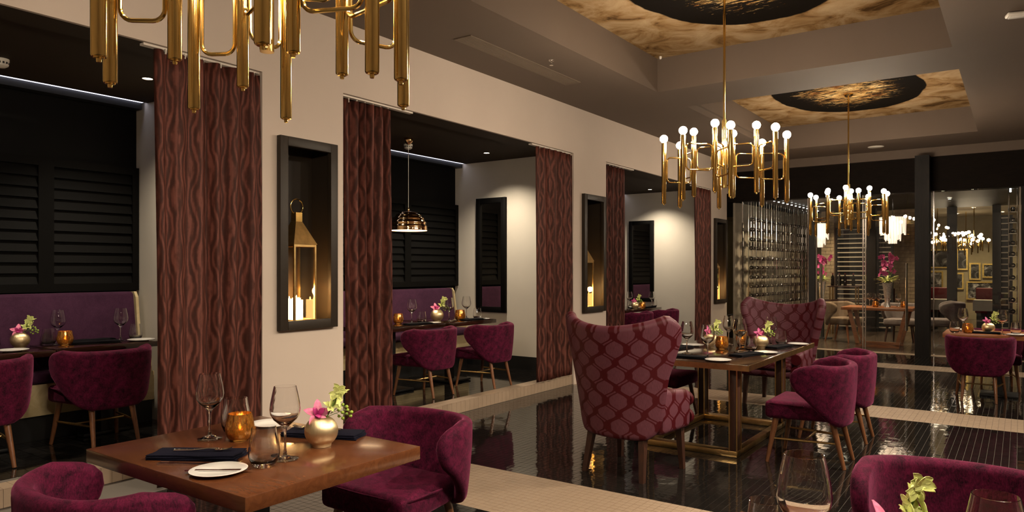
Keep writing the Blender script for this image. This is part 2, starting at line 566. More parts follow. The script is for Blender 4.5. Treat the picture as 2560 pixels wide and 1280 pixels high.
PROTO = {}
def place(kind, loc, rz, label, cat, group=None, scale=None, tilt=None):
    """the first of a kind is built in place, the rest are copies of it and of its parts"""
    maker = MAKERS[kind]
    if kind not in PROTO:
        PROTO[kind] = o = maker()
    else:
        o = copy_tree(PROTO[kind])
        if 'group' in o and not group:
            del o['group']
    o.location = loc
    o.rotation_euler = (tilt[0] if tilt else 0, tilt[1] if tilt else 0, rz)
    o.scale = (scale, scale, scale) if scale else (1, 1, 1)
    return tag(o, label, cat, group)

def struct(mb, name, mat, label, cat='wall', parent=None, smooth=35):
    o = mb.build(name, mat, parent, smooth)
    if parent is None:
        tag(o, label, cat, kind='structure')
    return o

# ------------------------------------------------------------------ room shell
XW = -4.77                   # front face of the curtained wall
TH = 0.30
HZ, CZ = 3.03, 3.64
piers = [(3.40, 4.21, 3.55, 4.09, 1.04, 2.54), (8.13, 9.03, 8.36, 8.93, 0.95, 2.50), (13.28, 14.14, 13.40, 14.03, 0.88, 2.47)]
w = MB()
w.box(XW - 0.03, XW, -3.0, 14.45, HZ, CZ + 0.1)
for y0, y1, a, b, c, d in piers:
    w.box(XW - TH, XW, y0, a, 0, HZ)
    w.box(XW - TH, XW, b, y1, 0, HZ)
    w.box(XW - TH, XW, a, b, 0, c)
    w.box(XW - TH, XW, a, b, d, HZ)
    w.box(XW - TH, XW - TH + 0.03, a, b, c, d)
w.box(XW - TH, XW, -3.0, -0.6, 0, HZ)
struct(w, 'wall_left', 'wall', 'long beige wall with curtained alcove openings and black lantern niches')

w = MB(); w.box(4.0, 4.15, -3.0, 14.45, 0, CZ + 0.1)
struct(w, 'wall_right', 'wall', 'beige side wall of the dining room out of view')
w = MB(); w.box(XW - TH, 4.15, -3.15, -3.0, 0, CZ + 0.1)
struct(w, 'wall_back', 'wall', 'beige wall behind the viewer')

# ceiling with three coffers
coff = [(-3.56, -0.53, -1.0, 3.05), (-3.56, -0.53, 4.0, 8.05), (-3.52, -0.50, 8.98, 13.18)]
CT = 4.04
c = MB()
X0, X1 = XW - TH, 4.15
c.box(X0, coff[0][0], -3.0, 14.5, CZ, CZ + 0.08)
c.box(coff[0][1], X1, -3.0, 14.5, CZ, CZ + 0.08)
ys = [-3.0] + [v for k in coff for v in k[2:]] + [14.5]
for i in range(0, len(ys), 2):
    c.box(coff[0][0], coff[0][1], ys[i], ys[i + 1], CZ, CZ + 0.08)
for x0, x1, y0, y1 in coff:
    c.box(x0 - 0.04, x0, y0 - 0.04, y1 + 0.04, CZ + 0.08, CT + 0.04)
    c.box(x1, x1 + 0.04, y0 - 0.04, y1 + 0.04, CZ + 0.08, CT + 0.04)
    c.box(x0, x1, y0 - 0.04, y0, CZ + 0.08, CT + 0.04)
    c.box(x0, x1, y1, y1 + 0.04, CZ + 0.08, CT + 0.04)
c.box(X0, X1, 14.44, 14.6, 3.48, CZ + 0.08)
struct(c, 'ceiling', 'taupe', 'taupe ceiling with deep rectangular coffers', 'ceiling')
for (x0, x1, y0, y1), nm in zip(coff, ('over the nearest chandelier', 'above the long set table', 'farthest along, before the glass front')):
    mb = MB(); cx, cy = (x0 + x1) / 2, (y0 + y1) / 2
    mb.box(x0 - cx, x1 - cx, y0 - cy, y1 - cy, 0, 0.04)
    o = mb.build('ceiling_mural', 'mural', None, 0, (cx, cy, CT))
    tag(o, 'ochre and black painted ceiling panel in the coffer ' + nm, 'mural', 'painted coffer panels')

# floors
FX0, FX1, FY0, FY1 = XW - 0.5, 4.0, -3.0, 14.5
mb = MB(); mb.box(FX0, FX1, FY0, FY1, -0.12, -0.0025)
floor = struct(mb, 'floor', 'grout', 'glossy black mosaic floor crossed by pale tile bands', 'floor')
TS = 0.05
bands = [(3.55, 4.34), (8.08, 8.82), (12.28, 12.90)]
cth, sth = math.cos(R(YAW)), math.sin(R(YAW))
def project(x, y, z):
    wz = -x * sth + y * cth
    if wz < 0.3:
        return None
    return 1280 + FPX * (x * cth + y * sth) / wz, 675 + FPX * (1.5 - z) / wz, wz
cells = []
nx = int((2.4 - (XW)) / TS)
for j in range(int((14.4 - 0.2) / TS)):
    y = 0.2 + j * TS
    for i in range(nx):
        x = XW + i * TS
        p = project(x + TS / 2, y + TS / 2, 0)
        if p is None or p[0] < -900 or p[0] > 3500 or p[1] > 2600:
            continue
        pale = any(a <= y + TS / 2 < b for a, b in bands)
        vis = (1215 < p[0] < 1880 and 1165 < p[1] < 1279) or (1215 < p[0] < 1450 and 1040 < p[1] < 1279)
        cells.append((x, y, pale, p, vis))
near = sorted([k for k in range(len(cells)) if cells[k][4]], key=lambda k: cells[k][3][2])[:300]
near = set(near)
G = 0.0026
def tile_faces(x, y, mb, rng, z0=-0.008):
    ax, ay = rng.gauss(0, 0.0030), rng.gauss(0, 0.0030)
    dz = rng.uniform(-0.0003, 0.0003)
    h = TS / 2 - G / 2
    cx, cy = x + TS / 2, y + TS / 2
    top = [(cx + sx * h, cy + sy * h, dz + sx * h * ax + sy * h * ay) for sx, sy in ((-1, -1), (1, -1), (1, 1), (-1, 1))]
    bot = [(px, py, z0) for px, py, _ in top]
    mb.add(top + bot, [(0, 1, 2, 3), (4, 5, 1, 0), (5, 6, 2, 1), (6, 7, 3, 2), (7, 4, 0, 3)])
rng = random.Random(3)
stuff = {True: MB(), False: MB()}
shared = {}
for k, (x, y, pale, p, vis) in enumerate(cells):
    if k in near:
        key = (pale, rng.randrange(8))
        if key not in shared:
            t = MB(); tile_faces(-TS / 2, -TS / 2, t, rng)
            o = t.build('tile', 'tile_pale' if pale else 'tile_black', floor, 0)
            shared[key] = o.data
        else:
            o = bpy.data.objects.new('tile', shared[key]); COL.objects.link(o); o.parent = floor
        o.location = (x + TS / 2, y + TS / 2, 0)
    else:
        tile_faces(x, y, stuff[pale], rng)
def quick(mb, name, mat, parent):
    me = bpy.data.meshes.new(name); me.from_pydata(mb.v, [], mb.f); me.materials.append(M[mat])
    o = bpy.data.objects.new(name, me); COL.objects.link(o); o.parent = parent
    return o
quick(stuff[False], 'black_mosaic', 'tile_black', floor)['kind'] = 'stuff'
quick(stuff[True], 'pale_mosaic', 'tile_pale', floor)['kind'] = 'stuff'

# alcoves: raised floors, back walls, end walls, ceilings
XB = -6.86
alc = [(-0.6, 3.50, 0.12, -5.22, 'first alcove'), (4.11, 8.22, 0.12, XW - 0.02, 'middle alcove'), (9.03, 13.46, 0.06, XW - 0.02, 'far alcove')]
for k, (y0, y1, s, xs, nm) in enumerate(alc):
    mb = MB(); mb.box(XB, xs - 0.16, y0, y1, -0.1, s - 0.004)
    fl = struct(mb, 'floor_alcove', 'grout', 'raised black tiled floor of the ' + nm, 'floor')
    rg = random.Random(11 + k)
    bt = MB(); T2 = 0.10
    for j in range(int((y1 - max(y0, 0.8)) / T2)):
        for i in range(int((xs - 0.16 - XB) / T2)):
            x, y = XB + i * T2, max(y0, 0.8) + j * T2
            ax, ay = rg.gauss(0, 0.002), rg.gauss(0, 0.002); h = T2 / 2 - 0.0015
            top = [(x + T2 / 2 + a * h, y + T2 / 2 + b * h, s + a * h * ax + b * h * ay) for a, b in ((-1, -1), (1, -1), (1, 1), (-1, 1))]
            bt.add(top, [(0, 1, 2, 3)])
    quick(bt, 'black_mosaic', 'tile_black', fl)['kind'] = 'stuff'
    mb = MB(); mb.box(xs - 0.16, xs, y0 if k else -0.6, min(y1, piers[k][0] + 0.02), 0, s)
    st = struct(mb, 'trim_%d' % (k + 1), 'grout_pale', 'pale tiled step edge of the ' + nm, 'step')
    pt = MB(); L0 = max(y0 if k else 0.8, piers[k - 1][1] if k else 0.8); n = int((piers[k][0] - L0) / 0.0735)
    for j in range(n):
        ya, yb = L0 + j * 0.0735 + 0.0012, L0 + (j + 1) * 0.0735 - 0.0012
        pt.box(xs - 0.001, xs + 0.005, ya, yb, 0.004, s - 0.002)
        for q in range(2):
            pt.box(xs - 0.158 + q * 0.08, xs + 0.004 - 0.082 * (1 - q), ya, yb, s - 0.001, s + 0.003)
    o = quick(pt, 'pale_mosaic', 'tile_pale', st); o['kind'] = 'stuff'
    zc = 3.06
    mb = MB(); mb.box(-6.66, XW - TH, y0, y1, zc, zc + 0.08); mb.box(XW - TH, XW - 0.031, piers[k - 1][1] if k else y0, piers[k][0], HZ + 0.002, zc + 0.08)
    struct(mb, 'ceiling_alcove', 'brown_dark', 'dark brown ceiling of the ' + nm, 'ceiling')
    mb = MB(); mb.box(XB - 0.1, XB, y0, y1, 0, 3.3); mb.box(XB, -6.60, y0, y1, 3.20, 3.3)
    struct(mb, 'wall_alcove_back', 'black_wall', 'black back wall of the ' + nm)
# end walls between alcoves (blocks)
mb = MB(); mb.box(XB - 0.1, XW - TH, 3.50, 4.11, 0, 3.3); struct(mb, 'wall_partition', 'wall_white', 'cream end wall closing the first alcove behind the widest curtain')
mb = MB(); mb.box(XB - 0.1, XW - TH, 8.22, 9.03, 0, 3.3); struct(mb, 'wall_partition', 'wall_white', 'cream end wall of the middle alcove that carries a framed mirror')
mb = MB(); mb.box(XB - 0.1, XW - TH, 13.46, 14.1, 0, 3.3); struct(mb, 'wall_partition', 'wall_white', 'cream end wall of the far alcove that carries a framed mirror')
mb = MB(); mb.box(XB + 0.02, XW - TH - 0.02, 8.205, 8.22, 0.12, 0.30); struct(mb, 'baseboard_middle_alcove', 'black', 'black baseboard under the mirror in the middle alcove', 'baseboard')
mb = MB(); mb.box(XB, XW - TH, -0.7, -0.6, 0, 3.3); struct(mb, 'wall_partition', 'wall_white', 'cream near end wall of the first alcove out of view')

# led coves
for (y0, y1, s, xs, nm) in alc:
    mb = MB(); mb.box(-6.70, -6.665, max(y0, 0.8), y1 - 0.03, 3.062, 3.075)
    o = mb.build('led_strip', 'led')
    tag(o, 'cool white light strip along the black back wall of the ' + nm, 'light strip', 'cove light strips')
    mb = MB(); mb.box(-6.82, -6.70, max(y0, 0.8), y1 - 0.03, 3.0, 3.09)
    o = mb.build('led_channel', 'black'); tag(o, 'black channel holding the light strip of the ' + nm, 'channel', 'cove light channels')

# ------------------------------------------------------------------ storefront at the far end and the room beyond
YS = 14.5
mb = MB(); mb.box(-4.86, 4.15, YS, YS + 0.30, 2.885, 3.48)
struct(mb, 'beam', 'beam', 'wide dark stained beam over the glass front', 'beam')
mb = MB(); mb.box(-1.49, -1.27, 14.18, 14.47, 0, 3.48); struct(mb, 'column', 'column', 'square dark stained column standing before the glass front', 'column')
mb = MB(); mb.box(-3.31, -3.20, YS + 0.02, YS + 0.14, 0, 2.885); struct(mb, 'trim_5', 'black', 'slim black post between wine wall and glass doors', 'post')
mb = MB(); mb.box(0.02, 0.20, YS + 0.02, YS + 0.14, 0, 2.885); struct(mb, 'trim_6', 'column', 'dark post at the outer end of the glass front', 'post')
mb = MB(); mb.box(-4.8, 4.0, YS - 0.14, YS + 0.1, -0.05, 0.004); struct(mb, 'trim_7', 'tile_pale', 'pale stone threshold under the glass front', 'threshold')
def glass_panel(x0, x1, lab, handles=()):
    r = empty('glass_door', ((x0 + x1) / 2, YS + 0.08, 0))
    hw = (x1 - x0) / 2
    mb = MB(); mb.box(-hw, hw, -0.006, 0.006, 0.012, 2.88); mb.build('pane', 'pane', r, 0)
    mb = MB(); mb.box(-hw, -hw + 0.02, -0.016, 0.016, 0.005, 2.885); mb.box(hw - 0.02, hw, -0.016, 0.016, 0.005, 2.885); mb.build('steel_edge', 'steel', r)
    for hx in handles:
        for sy in (-1, 1):
            mb = MB(); mb.cone((hx - r.location.x, sy * 0.06, 0.41), (hx - r.location.x, sy * 0.06, 1.62), 0.016, 0.016, 12)
            for z in (0.55, 1.48):
                mb.cone((hx - r.location.x, 0, z), (hx - r.location.x, sy * 0.06, z), 0.008, 0.008, 8)
            mb.build('pull_handle', 'steel', r)
    return tag(r, lab, 'glass door', 'panels of the glass front')
glass_panel(-4.60, -3.32, 'clear glass panel in front of the wine bottle wall')
glass_panel(-3.19, -2.36, 'glass door with tall steel pulls next to the wine wall', (-3.10,))
glass_panel(-2.34, -1.51, 'glass door with tall steel pulls beside the dark column', (-1.66,))
glass_panel(-1.25, 0.01, 'clear glass panel past the dark column, behind the corner table')
# room beyond
mb = MB(); mb.box(-8, 5, YS + 0.1, 26.2, -0.1, -0.012)
f2 = struct(mb, 'floor_far', 'black', 'dark plank floor of the room behind the glass', 'floor')
pw = 0.16
for i in range(34):
    x = -5.0 + i * pw
    mb = MB(); mb.box(0.002, pw - 0.002, YS + 0.1, 26.1, -0.012, 0)
    o = mb.build('plank', 'plank', f2, 0); o.location = (x, 0, random.uniform(-0.001, 0.0005))
mb = MB(); mb.box(-8, 5, YS + 0.3, 20.2, 3.0, 3.1); struct(mb, 'ceiling_far', 'black', 'black ceiling of the room behind the glass', 'ceiling')
mb = MB(); mb.box(-8, 5, 20.2, 26.2, 3.15, 3.25); struct(mb, 'ceiling_lounge', 'room_white', 'warm cream ceiling of the far lounge', 'ceiling')
mb = MB(); mb.box(-8, 5, 26.0, 26.2, 0, 3.2); struct(mb, 'wall_far', 'stone_wall', 'olive plaster end wall hung with framed prints')
mb = MB(); mb.box(-8.1, -8, YS, 26.2, 0, 3.2); struct(mb, 'wall_far_left', 'stone_wall', 'side wall far behind the wine room')
mb = MB(); mb.box(4.9, 5, YS, 26.2, 0, 3.2); struct(mb, 'wall_far_right', 'stone_wall', 'side wall of the far lounge out of view')

# wine wall: rods, back panel, bottles lying end-on
DX = 0.047
rk = empty('wine_rack', (-4.5, 14.84, 0), 0)
mb = MB(); mb.add([(-0.34, -0.10, 0), (-0.30, -0.10, 0), (-0.30 + DX * 4.3, 4.4, 0), (-0.34 + DX * 4.3, 4.4, 0),
                   (-0.34, -0.10, 2.9), (-0.30, -0.10, 2.9), (-0.30 + DX * 4.3, 4.4, 2.9), (-0.34 + DX * 4.3, 4.4, 2.9)],
                  [(0, 1, 2, 3), (4, 7, 6, 5), (0, 4, 5, 1), (1, 5, 6, 2), (2, 6, 7, 3), (3, 7, 4, 0)])
mb.build('back_panel', 'rack_back', rk)
for i in range(14):
    for s in (0.10, 0.25):
        yy = i * 0.32 + s - 0.1
        mb = MB(); mb.cone((DX * yy - 0.055, yy, 0.01), (DX * yy - 0.055, yy, 2.95), 0.007, 0.007, 8); mb.build('steel_rod', 'steel', rk)
        if s > 0.1:
            mb = MB(); mb.cone((DX * yy + 0.05, yy, 0.01), (DX * yy + 0.05, yy, 2.95), 0.007, 0.007, 8); mb.build('steel_rod', 'steel', rk)
tag(rk, 'tall wall of vertical steel rods holding lying wine bottles', 'wine rack')
def make_bottle(cap=False):
    r = empty('wine_bottle')
    mb = MB(); mb.lathe([(0, 0.004), (0.030, 0), (0.0385, 0.006), (0.0385, 0.19), (0.034, 0.215), (0.017, 0.245), (0.0145, 0.26), (0.0145, 0.265), (0, 0.265)], 16)
    mb.build('body', 'bottle', r)
    mb = MB(); mb.lathe([(0, 0.262), (0.0155, 0.262), (0.0155, 0.30), (0, 0.302)], 12); mb.build('foil', 'foil', r)
    if cap:
        mb = MB(); mb.lathe([(0, -0.014), (0.010, -0.012), (0.018, -0.006), (0.021, 0.0), (0.021, 0.003), (0, 0.003)], 16); mb.build('holder_cap', 'steel', r, 80)
    return r
MAKERS = {'bottle': make_bottle, 'racked_bottle': lambda: make_bottle(True)}
ROWS = ['top', 'second', 'third', 'fourth', 'fifth', 'sixth', 'seventh', 'eighth', 'ninth', 'tenth', 'eleventh', 'lowest']
zs = [2.54, 2.337, 2.13, 1.95, 1.738, 1.55, 1.352, 1.163, 0.98, 0.80, 0.61, 0.42]
for zi, z in enumerate(zs):
    for i in range(13):
        if (zi in (1, 2) and i == 9) or (zi == 10 and i == 4):
            continue
        s = i * 0.32
        place('racked_bottle', (-4.5 + DX * s, 14.84 + s, z), 0, 'dark wine bottle lying in the %s row of the steel rod wine wall' % ROWS[zi], 'bottle', 'bottles in the wine wall', 1.0, (R(-90), 0))
for i, z in enumerate([2.56, 2.37, 2.18, 1.97, 1.78, 1.58, 1.37, 1.18, 0.98, 0.78]):
    place('racked_bottle', (-0.10, 15.2, z), 0, 'dark wine bottle racked one above another by the outer post', 'bottle', 'bottles racked at the outer post', tilt=(R(-90), 0))
mb = MB()
for sx in (-0.06, 0.06):
    mb.cone((-0.10 + sx, 15.3, 0.01), (-0.10 + sx, 15.3, 2.95), 0.01, 0.01, 8)
for z in [2.56, 2.37, 2.18, 1.97, 1.78, 1.58, 1.37, 1.18, 0.98, 0.78]:
    mb.box(-0.165, -0.035, 15.22, 15.25, z - 0.05, z - 0.04); mb.box(-0.165, -0.035, 15.37, 15.40, z - 0.05, z - 0.04)
o = mb.build('bottle_stand', 'steel'); tag(o, 'narrow steel bottle stand beside the outer post', 'wine rack')
for i in range(14):
    s = 0.1 + i * 0.3
    mb = MB(); mb.lathe([(0, 0), (0.020, 0), (0.020, 0.012), (0, 0.012)], 10)
    o = mb.build('led_spot', 'led_dot', None, 35, (-4.28 + DX * s, 14.9 + s, 2.955)); tag(o, 'small white ceiling spot in the row above the wine wall', 'spotlight', 'spots above the wine wall')
mb = MB()
for i in range(16):
    mb.box(-0.16, -0.13, 14.9 + i * 0.09, 14.94 + i * 0.09, 2.955, 2.97)
o = mb.build('led_strip', 'led_dot'); tag(o, 'dotted white light strip above the bottle stand at the outer post', 'light strip')
# downlights of the far rooms
def area_lamp(name, loc, energy, size, parent, color=(1, 0.8, 0.55), spot=None, blend=0.6, radius=0.05):
    if spot:
        l = bpy.data.lights.new(name, 'SPOT'); l.spot_size = R(spot); l.spot_blend = blend; l.shadow_soft_size = radius
    else:
        l = bpy.data.lights.new(name, 'POINT'); l.shadow_soft_size = radius
    l.energy = energy; l.color = color
    o = bpy.data.objects.new(name, l); COL.objects.link(o); o.parent = parent; o.location = loc
    return o
def downlight(loc, energy, label, spot=125, color=(1, 0.86, 0.66), aim=None, group='recessed ceiling downlights', radius=0.035):
    r = empty('downlight', loc)
    mb = MB(); mb.lathe([(0.040, 0.001), (0.040, -0.004), (0.055, -0.004), (0.058, 0.001)], 24); mb.build('trim_ring', 'brown_dark', r)
    mb = MB(); mb.lathe([(0, 0), (0.040, 0), (0.040, 0.002), (0, 0.002)], 20); mb.build('lens', 'lens', r)
    l = area_lamp('lamp', (0, 0, -0.012), energy, 0.05, r, color, spot, 1.0, radius)
    if aim:
        d = Vector(aim) - Vector(loc)
        l.rotation_euler = d.to_track_quat('-Z', 'Y').to_euler()
    return tag(r, label, 'downlight', group)
downlight((-5.80, 3.05, 3.06), 80, 'small recessed downlight in the first alcove ceiling beside the widest curtain')
downlight((-5.80, 7.60, 3.06), 105, 'small recessed downlight in the middle alcove near the mirror wall')
downlight((-5.85, 12.88, 3.06), 110, 'small recessed downlight in the far alcove near the mirror wall')
downlight((-5.80, 1.2, 3.06), 70, 'recessed downlight of the first alcove out of view')
downlight((-5.80, 5.0, 3.06), 80, 'recessed downlight of the middle alcove behind the header')
downlight((-5.80, 10.2, 3.06), 90, 'recessed downlight of the far alcove behind the header')
# unseen fill spots added for the main room, beside the coffers, beyond the frame
for (x, y, e, ax, ay) in [(0.75, 3.9, 1.7, -1.8, 2.6), (0.75, 1.2, 0.8, -1.5, 1.6), (0.75, 7.0, 1.5, -1.4, 6.2), (0.75, 10.5, 0.9, -0.6, 9.6), (0.75, 5.4, 1.0, -2.2, 5.0), (2.4, 3.0, 1.2, 0, 3.5), (2.4, 8.0, 1.2, 0, 8), (2.4, 12.5, 1.2, -1, 12), (-0.2, 0.3, 0.5, -2.4, 1.4)]:
    downlight((x, y, CZ), FILL * e, 'added fill light in the ceiling beside the coffers, out of view', 100, (1, 0.85, 0.66), (ax, ay, 0.4), 'added fill lights beside the coffers', 0.05)
for (x, y, z, e) in [(-3.2, 16.0, 2.98, 110), (-2.2, 15.8, 2.98, 110), (-1.2, 17.5, 2.98, 110), (-3.4, 18.6, 2.98, 130), (-3.9, 15.4, 2.98, 120), (-3.8, 16.9, 2.98, 120)]:  # those nearest the wine rack are added only to brighten it
    downlight((x, y, z), e, 'recessed downlight in the black ceiling behind the glass', 120, (1, 0.78, 0.5), None, 'downlights behind the glass')
for (x, y, z, e) in [(-1.5, 24.6, 3.14, 90), (-0.4, 24.6, 3.14, 90), (-1.0, 22.5, 3.14, 80)]:
    downlight((x, y, z), e, 'recessed downlight in the cream ceiling of the far lounge', 130, (1, 0.78, 0.45), None, 'downlights of the far lounge')

# ------------------------------------------------------------------ wall fittings: niches, lanterns, curtains, mirrors, shutters
def niche(p, lab):
    y0, y1, a, b, c_, d = p
    r = empty('lantern_niche', (XW, (a + b) / 2, (c_ + d) / 2))
    hy, hz = (b - a) / 2, (d - c_) / 2
    fw, pr = 0.055, 0.05
    for nm, q in (('frame_side', (-hy - 0.02, -hy + fw, -hz - 0.02, hz + 0.02)), ('frame_side', (hy - fw, hy + 0.02, -hz - 0.02, hz + 0.02)),
                  ('frame_rail', (-hy + fw, hy - fw, hz - fw, hz + 0.02)), ('frame_rail', (-hy + fw, hy - fw, -hz - 0.02, -hz + fw))):
        mb = MB(); mb.rbox(0.002, pr, q[0], q[1], q[2], q[3], 0.004, 2); mb.build(nm, 'bronze_frame', r)
    mb = MB()
    mb.box(-TH + 0.032, -TH + 0.045, -hy, hy, -hz, hz)
    mb.box(-TH + 0.045, 0.002, -hy, -hy + 0.01, -hz, hz); mb.box(-TH + 0.045, 0.002, hy - 0.01, hy, -hz, hz)
    mb.box(-TH + 0.045, 0.002, -hy, hy, hz - 0.01, hz); mb.box(-TH + 0.045, 0.002, -hy, hy, -hz, -hz + 0.01)
    mb.build('lining', 'bronze_frame', r)
    return tag(r, lab, 'niche', 'framed lantern niches')
where = ['between the two nearest curtains', 'behind the near patterned armchair', 'at the far end of the wall']
for p, wh in zip(piers, where):
    niche(p, 'tall dark framed wall niche ' + wh)
def make_lantern():
    r = empty('brass_lantern')
    W, H = 0.104, 0.66
    mb = MB(); mb.box(-W - 0.008, W + 0.008, -W - 0.008, W + 0.008, 0, 0.025); mb.build('base', 'brass_dim', r)
    for sx in (-1, 1):
        for sy in (-1, 1):
            mb = MB(); mb.box(sx * W - 0.008, sx * W + 0.008, sy * W - 0.008, sy * W + 0.008, 0.025, H); mb.build('corner_post', 'brass_dim', r)
    mb = MB()
    for z0 in (0.025, H - 0.02):
        mb.box(-W + 0.008, W - 0.008, W - 0.006, W + 0.006, z0, z0 + 0.02); mb.box(-W + 0.008, W - 0.008, -W - 0.006, -W + 0.006, z0, z0 + 0.02)
        mb.box(W - 0.006, W + 0.006, -W + 0.008, W - 0.008, z0, z0 + 0.02); mb.box(-W - 0.006, -W + 0.006, -W + 0.008, W - 0.008, z0, z0 + 0.02)
    mb.build('rail', 'brass_dim', r)
    for q in ((W - 0.0015, W + 0.0015, -W + 0.008, W - 0.008), (-W + 0.008, W - 0.008, W - 0.0015, W + 0.0015), (-W + 0.008, W - 0.008, -W - 0.0015, -W + 0.0015)):
        mb = MB(); mb.box(q[0], q[1], q[2], q[3], 0.045, H - 0.02); mb.build('pane', 'pane', r, 0)
    e = W + 0.014
    t = 0.032
    mb = MB(); mb.add([(-e, -e, H), (e, -e, H), (e, e, H), (-e, e, H), (-t, -t, H + 0.19), (t, -t, H + 0.19), (t, t, H + 0.19), (-t, t, H + 0.19)],
                      [(0, 3, 2, 1), (4, 5, 6, 7), (0, 1, 5, 4), (1, 2, 6, 5), (2, 3, 7, 6), (3, 0, 4, 7)])
    mb.build('roof', 'brass_dim', r, 0)
    mb = MB(); mb.box(-t, t, -t, t, H + 0.188, H + 0.265); mb.build('chimney', 'brass', r, 0)
    mb = MB(); mb.tube([(0, 0.062 * math.cos(a), H + 0.315 + 0.062 * math.sin(a)) for a in [2 * PI * k / 28 for k in range(28)]], 0.005, 8, True); mb.build('ring', 'brass', r)
    for (x, y, h) in ((-0.03, 0.045, 0.20), (0.035, -0.03, 0.22), (-0.045, -0.04, 0.21)):
        mb = MB(); mb.lathe([(0, 0.026), (0.034, 0.026), (0.034, h), (0.028, h - 0.004), (0, h - 0.012)], 18, (x, y, 0)); cd = mb.build('candle', 'candle', r)
        mb = MB(); mb.lathe([(0, 0), (0.006, 0.008), (0.004, 0.022), (0, 0.034)], 8, (x, y, h - 0.01)); mb.build('flame', 'flame', cd)
    area_lamp('candle_glow', (0, 0, 0.27), 4.5, 0.1, r, (1, 0.55, 0.2), None, radius=0.04)
    return r
MAKERS['lantern'] = make_lantern
for p, wh in zip(piers, where):
    place('lantern', (XW - 0.125, (p[2] + p[3]) / 2 + (0.0 if p[2] < 5 else -0.06), p[4] + 0.0105), 0, 'brass candle lantern in the niche ' + wh, 'lantern', 'brass candle lanterns')

def curtain(y0, y1, z0, z1, folds, lab, seed, pinch=0.0, cx=XW - 0.065, depth=0.05):
    rg = random.Random(seed)
    nu, nv = folds * 12, 26
    W, H = y1 - y0, z1 - z0
    ph = [rg.uniform(-0.5, 0.5) for _ in range(folds + 1)]
    am = [rg.uniform(0.65, 1.15) for _ in range(folds + 1)]
    vs, uvs, fs = [], [], []
    for i in range(nu + 1):
        s = i / nu
        k = s * folds
        a = am[int(min(folds, k))] * (1 - k % 1) + am[int(min(folds, k + 1))] * (k % 1)
        for j in range(nv + 1):
            t = j / nv
            spread = 1 - pinch * t
            yy = y0 + W * (0.5 + (s - 0.5) * spread) + 0.012 * math.sin(k * 2.1 + t * 3 + seed)
            dd = depth * a * (0.8 + 0.2 * (1 - t))
            xx = cx + dd * math.sin(2 * PI * k + ph[int(min(folds, k))] * 0.25 * math.sin(t * 3)) + 0.010 * math.sin(t * 4 + k)
            zz = z0 + H * t + (0.008 * math.sin(2 * PI * k) if t == 0 else 0)
            vs.append((xx, yy, zz)); uvs.append((s * W * 1.9, t * H))
    for i in range(nu):
        for j in range(nv):
            a = i * (nv + 1) + j
            fs.append((a, a + nv + 1, a + nv + 2, a + 1))
    mb = MB(); mb.add(vs, fs, uvs)
    r = empty('curtain', (0, 0, 0))
    o = mb.build('drape', 'curtain', r, 60)
    sol = o.modifiers.new('thickness', 'SOLIDIFY'); sol.thickness = 0.006; sol.offset = 0
    for q in range(folds):
        yy = y0 + W * (q + 0.5) / folds
        hk = MB(); hk.box(cx - 0.006, cx + 0.006, yy - 0.004, yy + 0.004, z1 - 0.02, z1 + 0.016); hk.build('hook', 'curtain_rail', r, 0)
    return tag(r, lab, 'curtain', 'wine red curtains')
curtain(2.57, 3.40, 0.02, 3.00, 6, 'wide brownish red patterned curtain, the nearest, behind the set walnut table', 1, 0.0, XW - 0.012, 0.04)
curtain(4.28, 4.86, 0.135, 3.00, 6, 'gathered red patterned curtain beside the nearest lantern niche', 2, -0.0)
curtain(7.26, 8.11, 0.135, 3.00, 7, 'red patterned curtain at the far side of the middle alcove', 3, 0.0, XW - 0.012, 0.04)
curtain(9.10, 9.74, 0.075, 3.00, 6, 'red patterned curtain at the near side of the far alcove', 4)
curtain(12.44, 13.26, 0.075, 3.00, 6, 'red patterned curtain farthest away, next to the last niche', 5, 0.0, XW - 0.012, 0.04)
for y0, y1, lab in ((2.50, 3.40, 'over the nearest wide curtain'), (4.22, 5.12, 'over the gathered second curtain'), (7.2, 8.12, 'over the third curtain'), (9.04, 10.0, 'over the fourth curtain'), (12.4, 13.27, 'over the farthest curtain')):
    mb = MB(); mb.box(XW - 0.085, XW - 0.035, y0, y1, HZ - 0.014, HZ + 0.001)
    tag(mb.build('curtain_track', 'curtain_rail'), 'white ceiling curtain track ' + lab, 'curtain track', 'curtain tracks')

def mirror(x0, x1, z0, z1, y, lab):
    r = empty('framed_mirror', ((x0 + x1) / 2, y, z0))
    hw, H, fw = (x1 - x0) / 2, z1 - z0, 0.075
    for nm, q in (('frame_side', (-hw, -hw + fw, 0, H)), ('frame_side', (hw - fw, hw, 0, H)), ('frame_rail', (-hw + fw, hw - fw, H - fw, H)), ('frame_rail', (-hw + fw, hw - fw, 0, fw))):
        mb = MB(); mb.rbox(q[0], q[1], -0.05, -0.002, q[2], q[3], 0.003, 2); mb.build(nm, 'black_lacquer', r)
    mb = MB(); mb.box(-hw + fw - 0.005, hw - fw + 0.005, -0.022, -0.004, fw - 0.005, H - fw + 0.005); mb.build('mirror_pane', 'mirror', r, 0)
    return tag(r, lab, 'mirror', 'black framed mirrors')
mirror(-6.43, -5.91, 0.90, 2.53, 8.218, 'tall black framed mirror in the middle alcove, over the set table')
mirror(-6.56, -6.02, 0.86, 2.50, 13.458, 'tall black framed mirror in the far alcove')

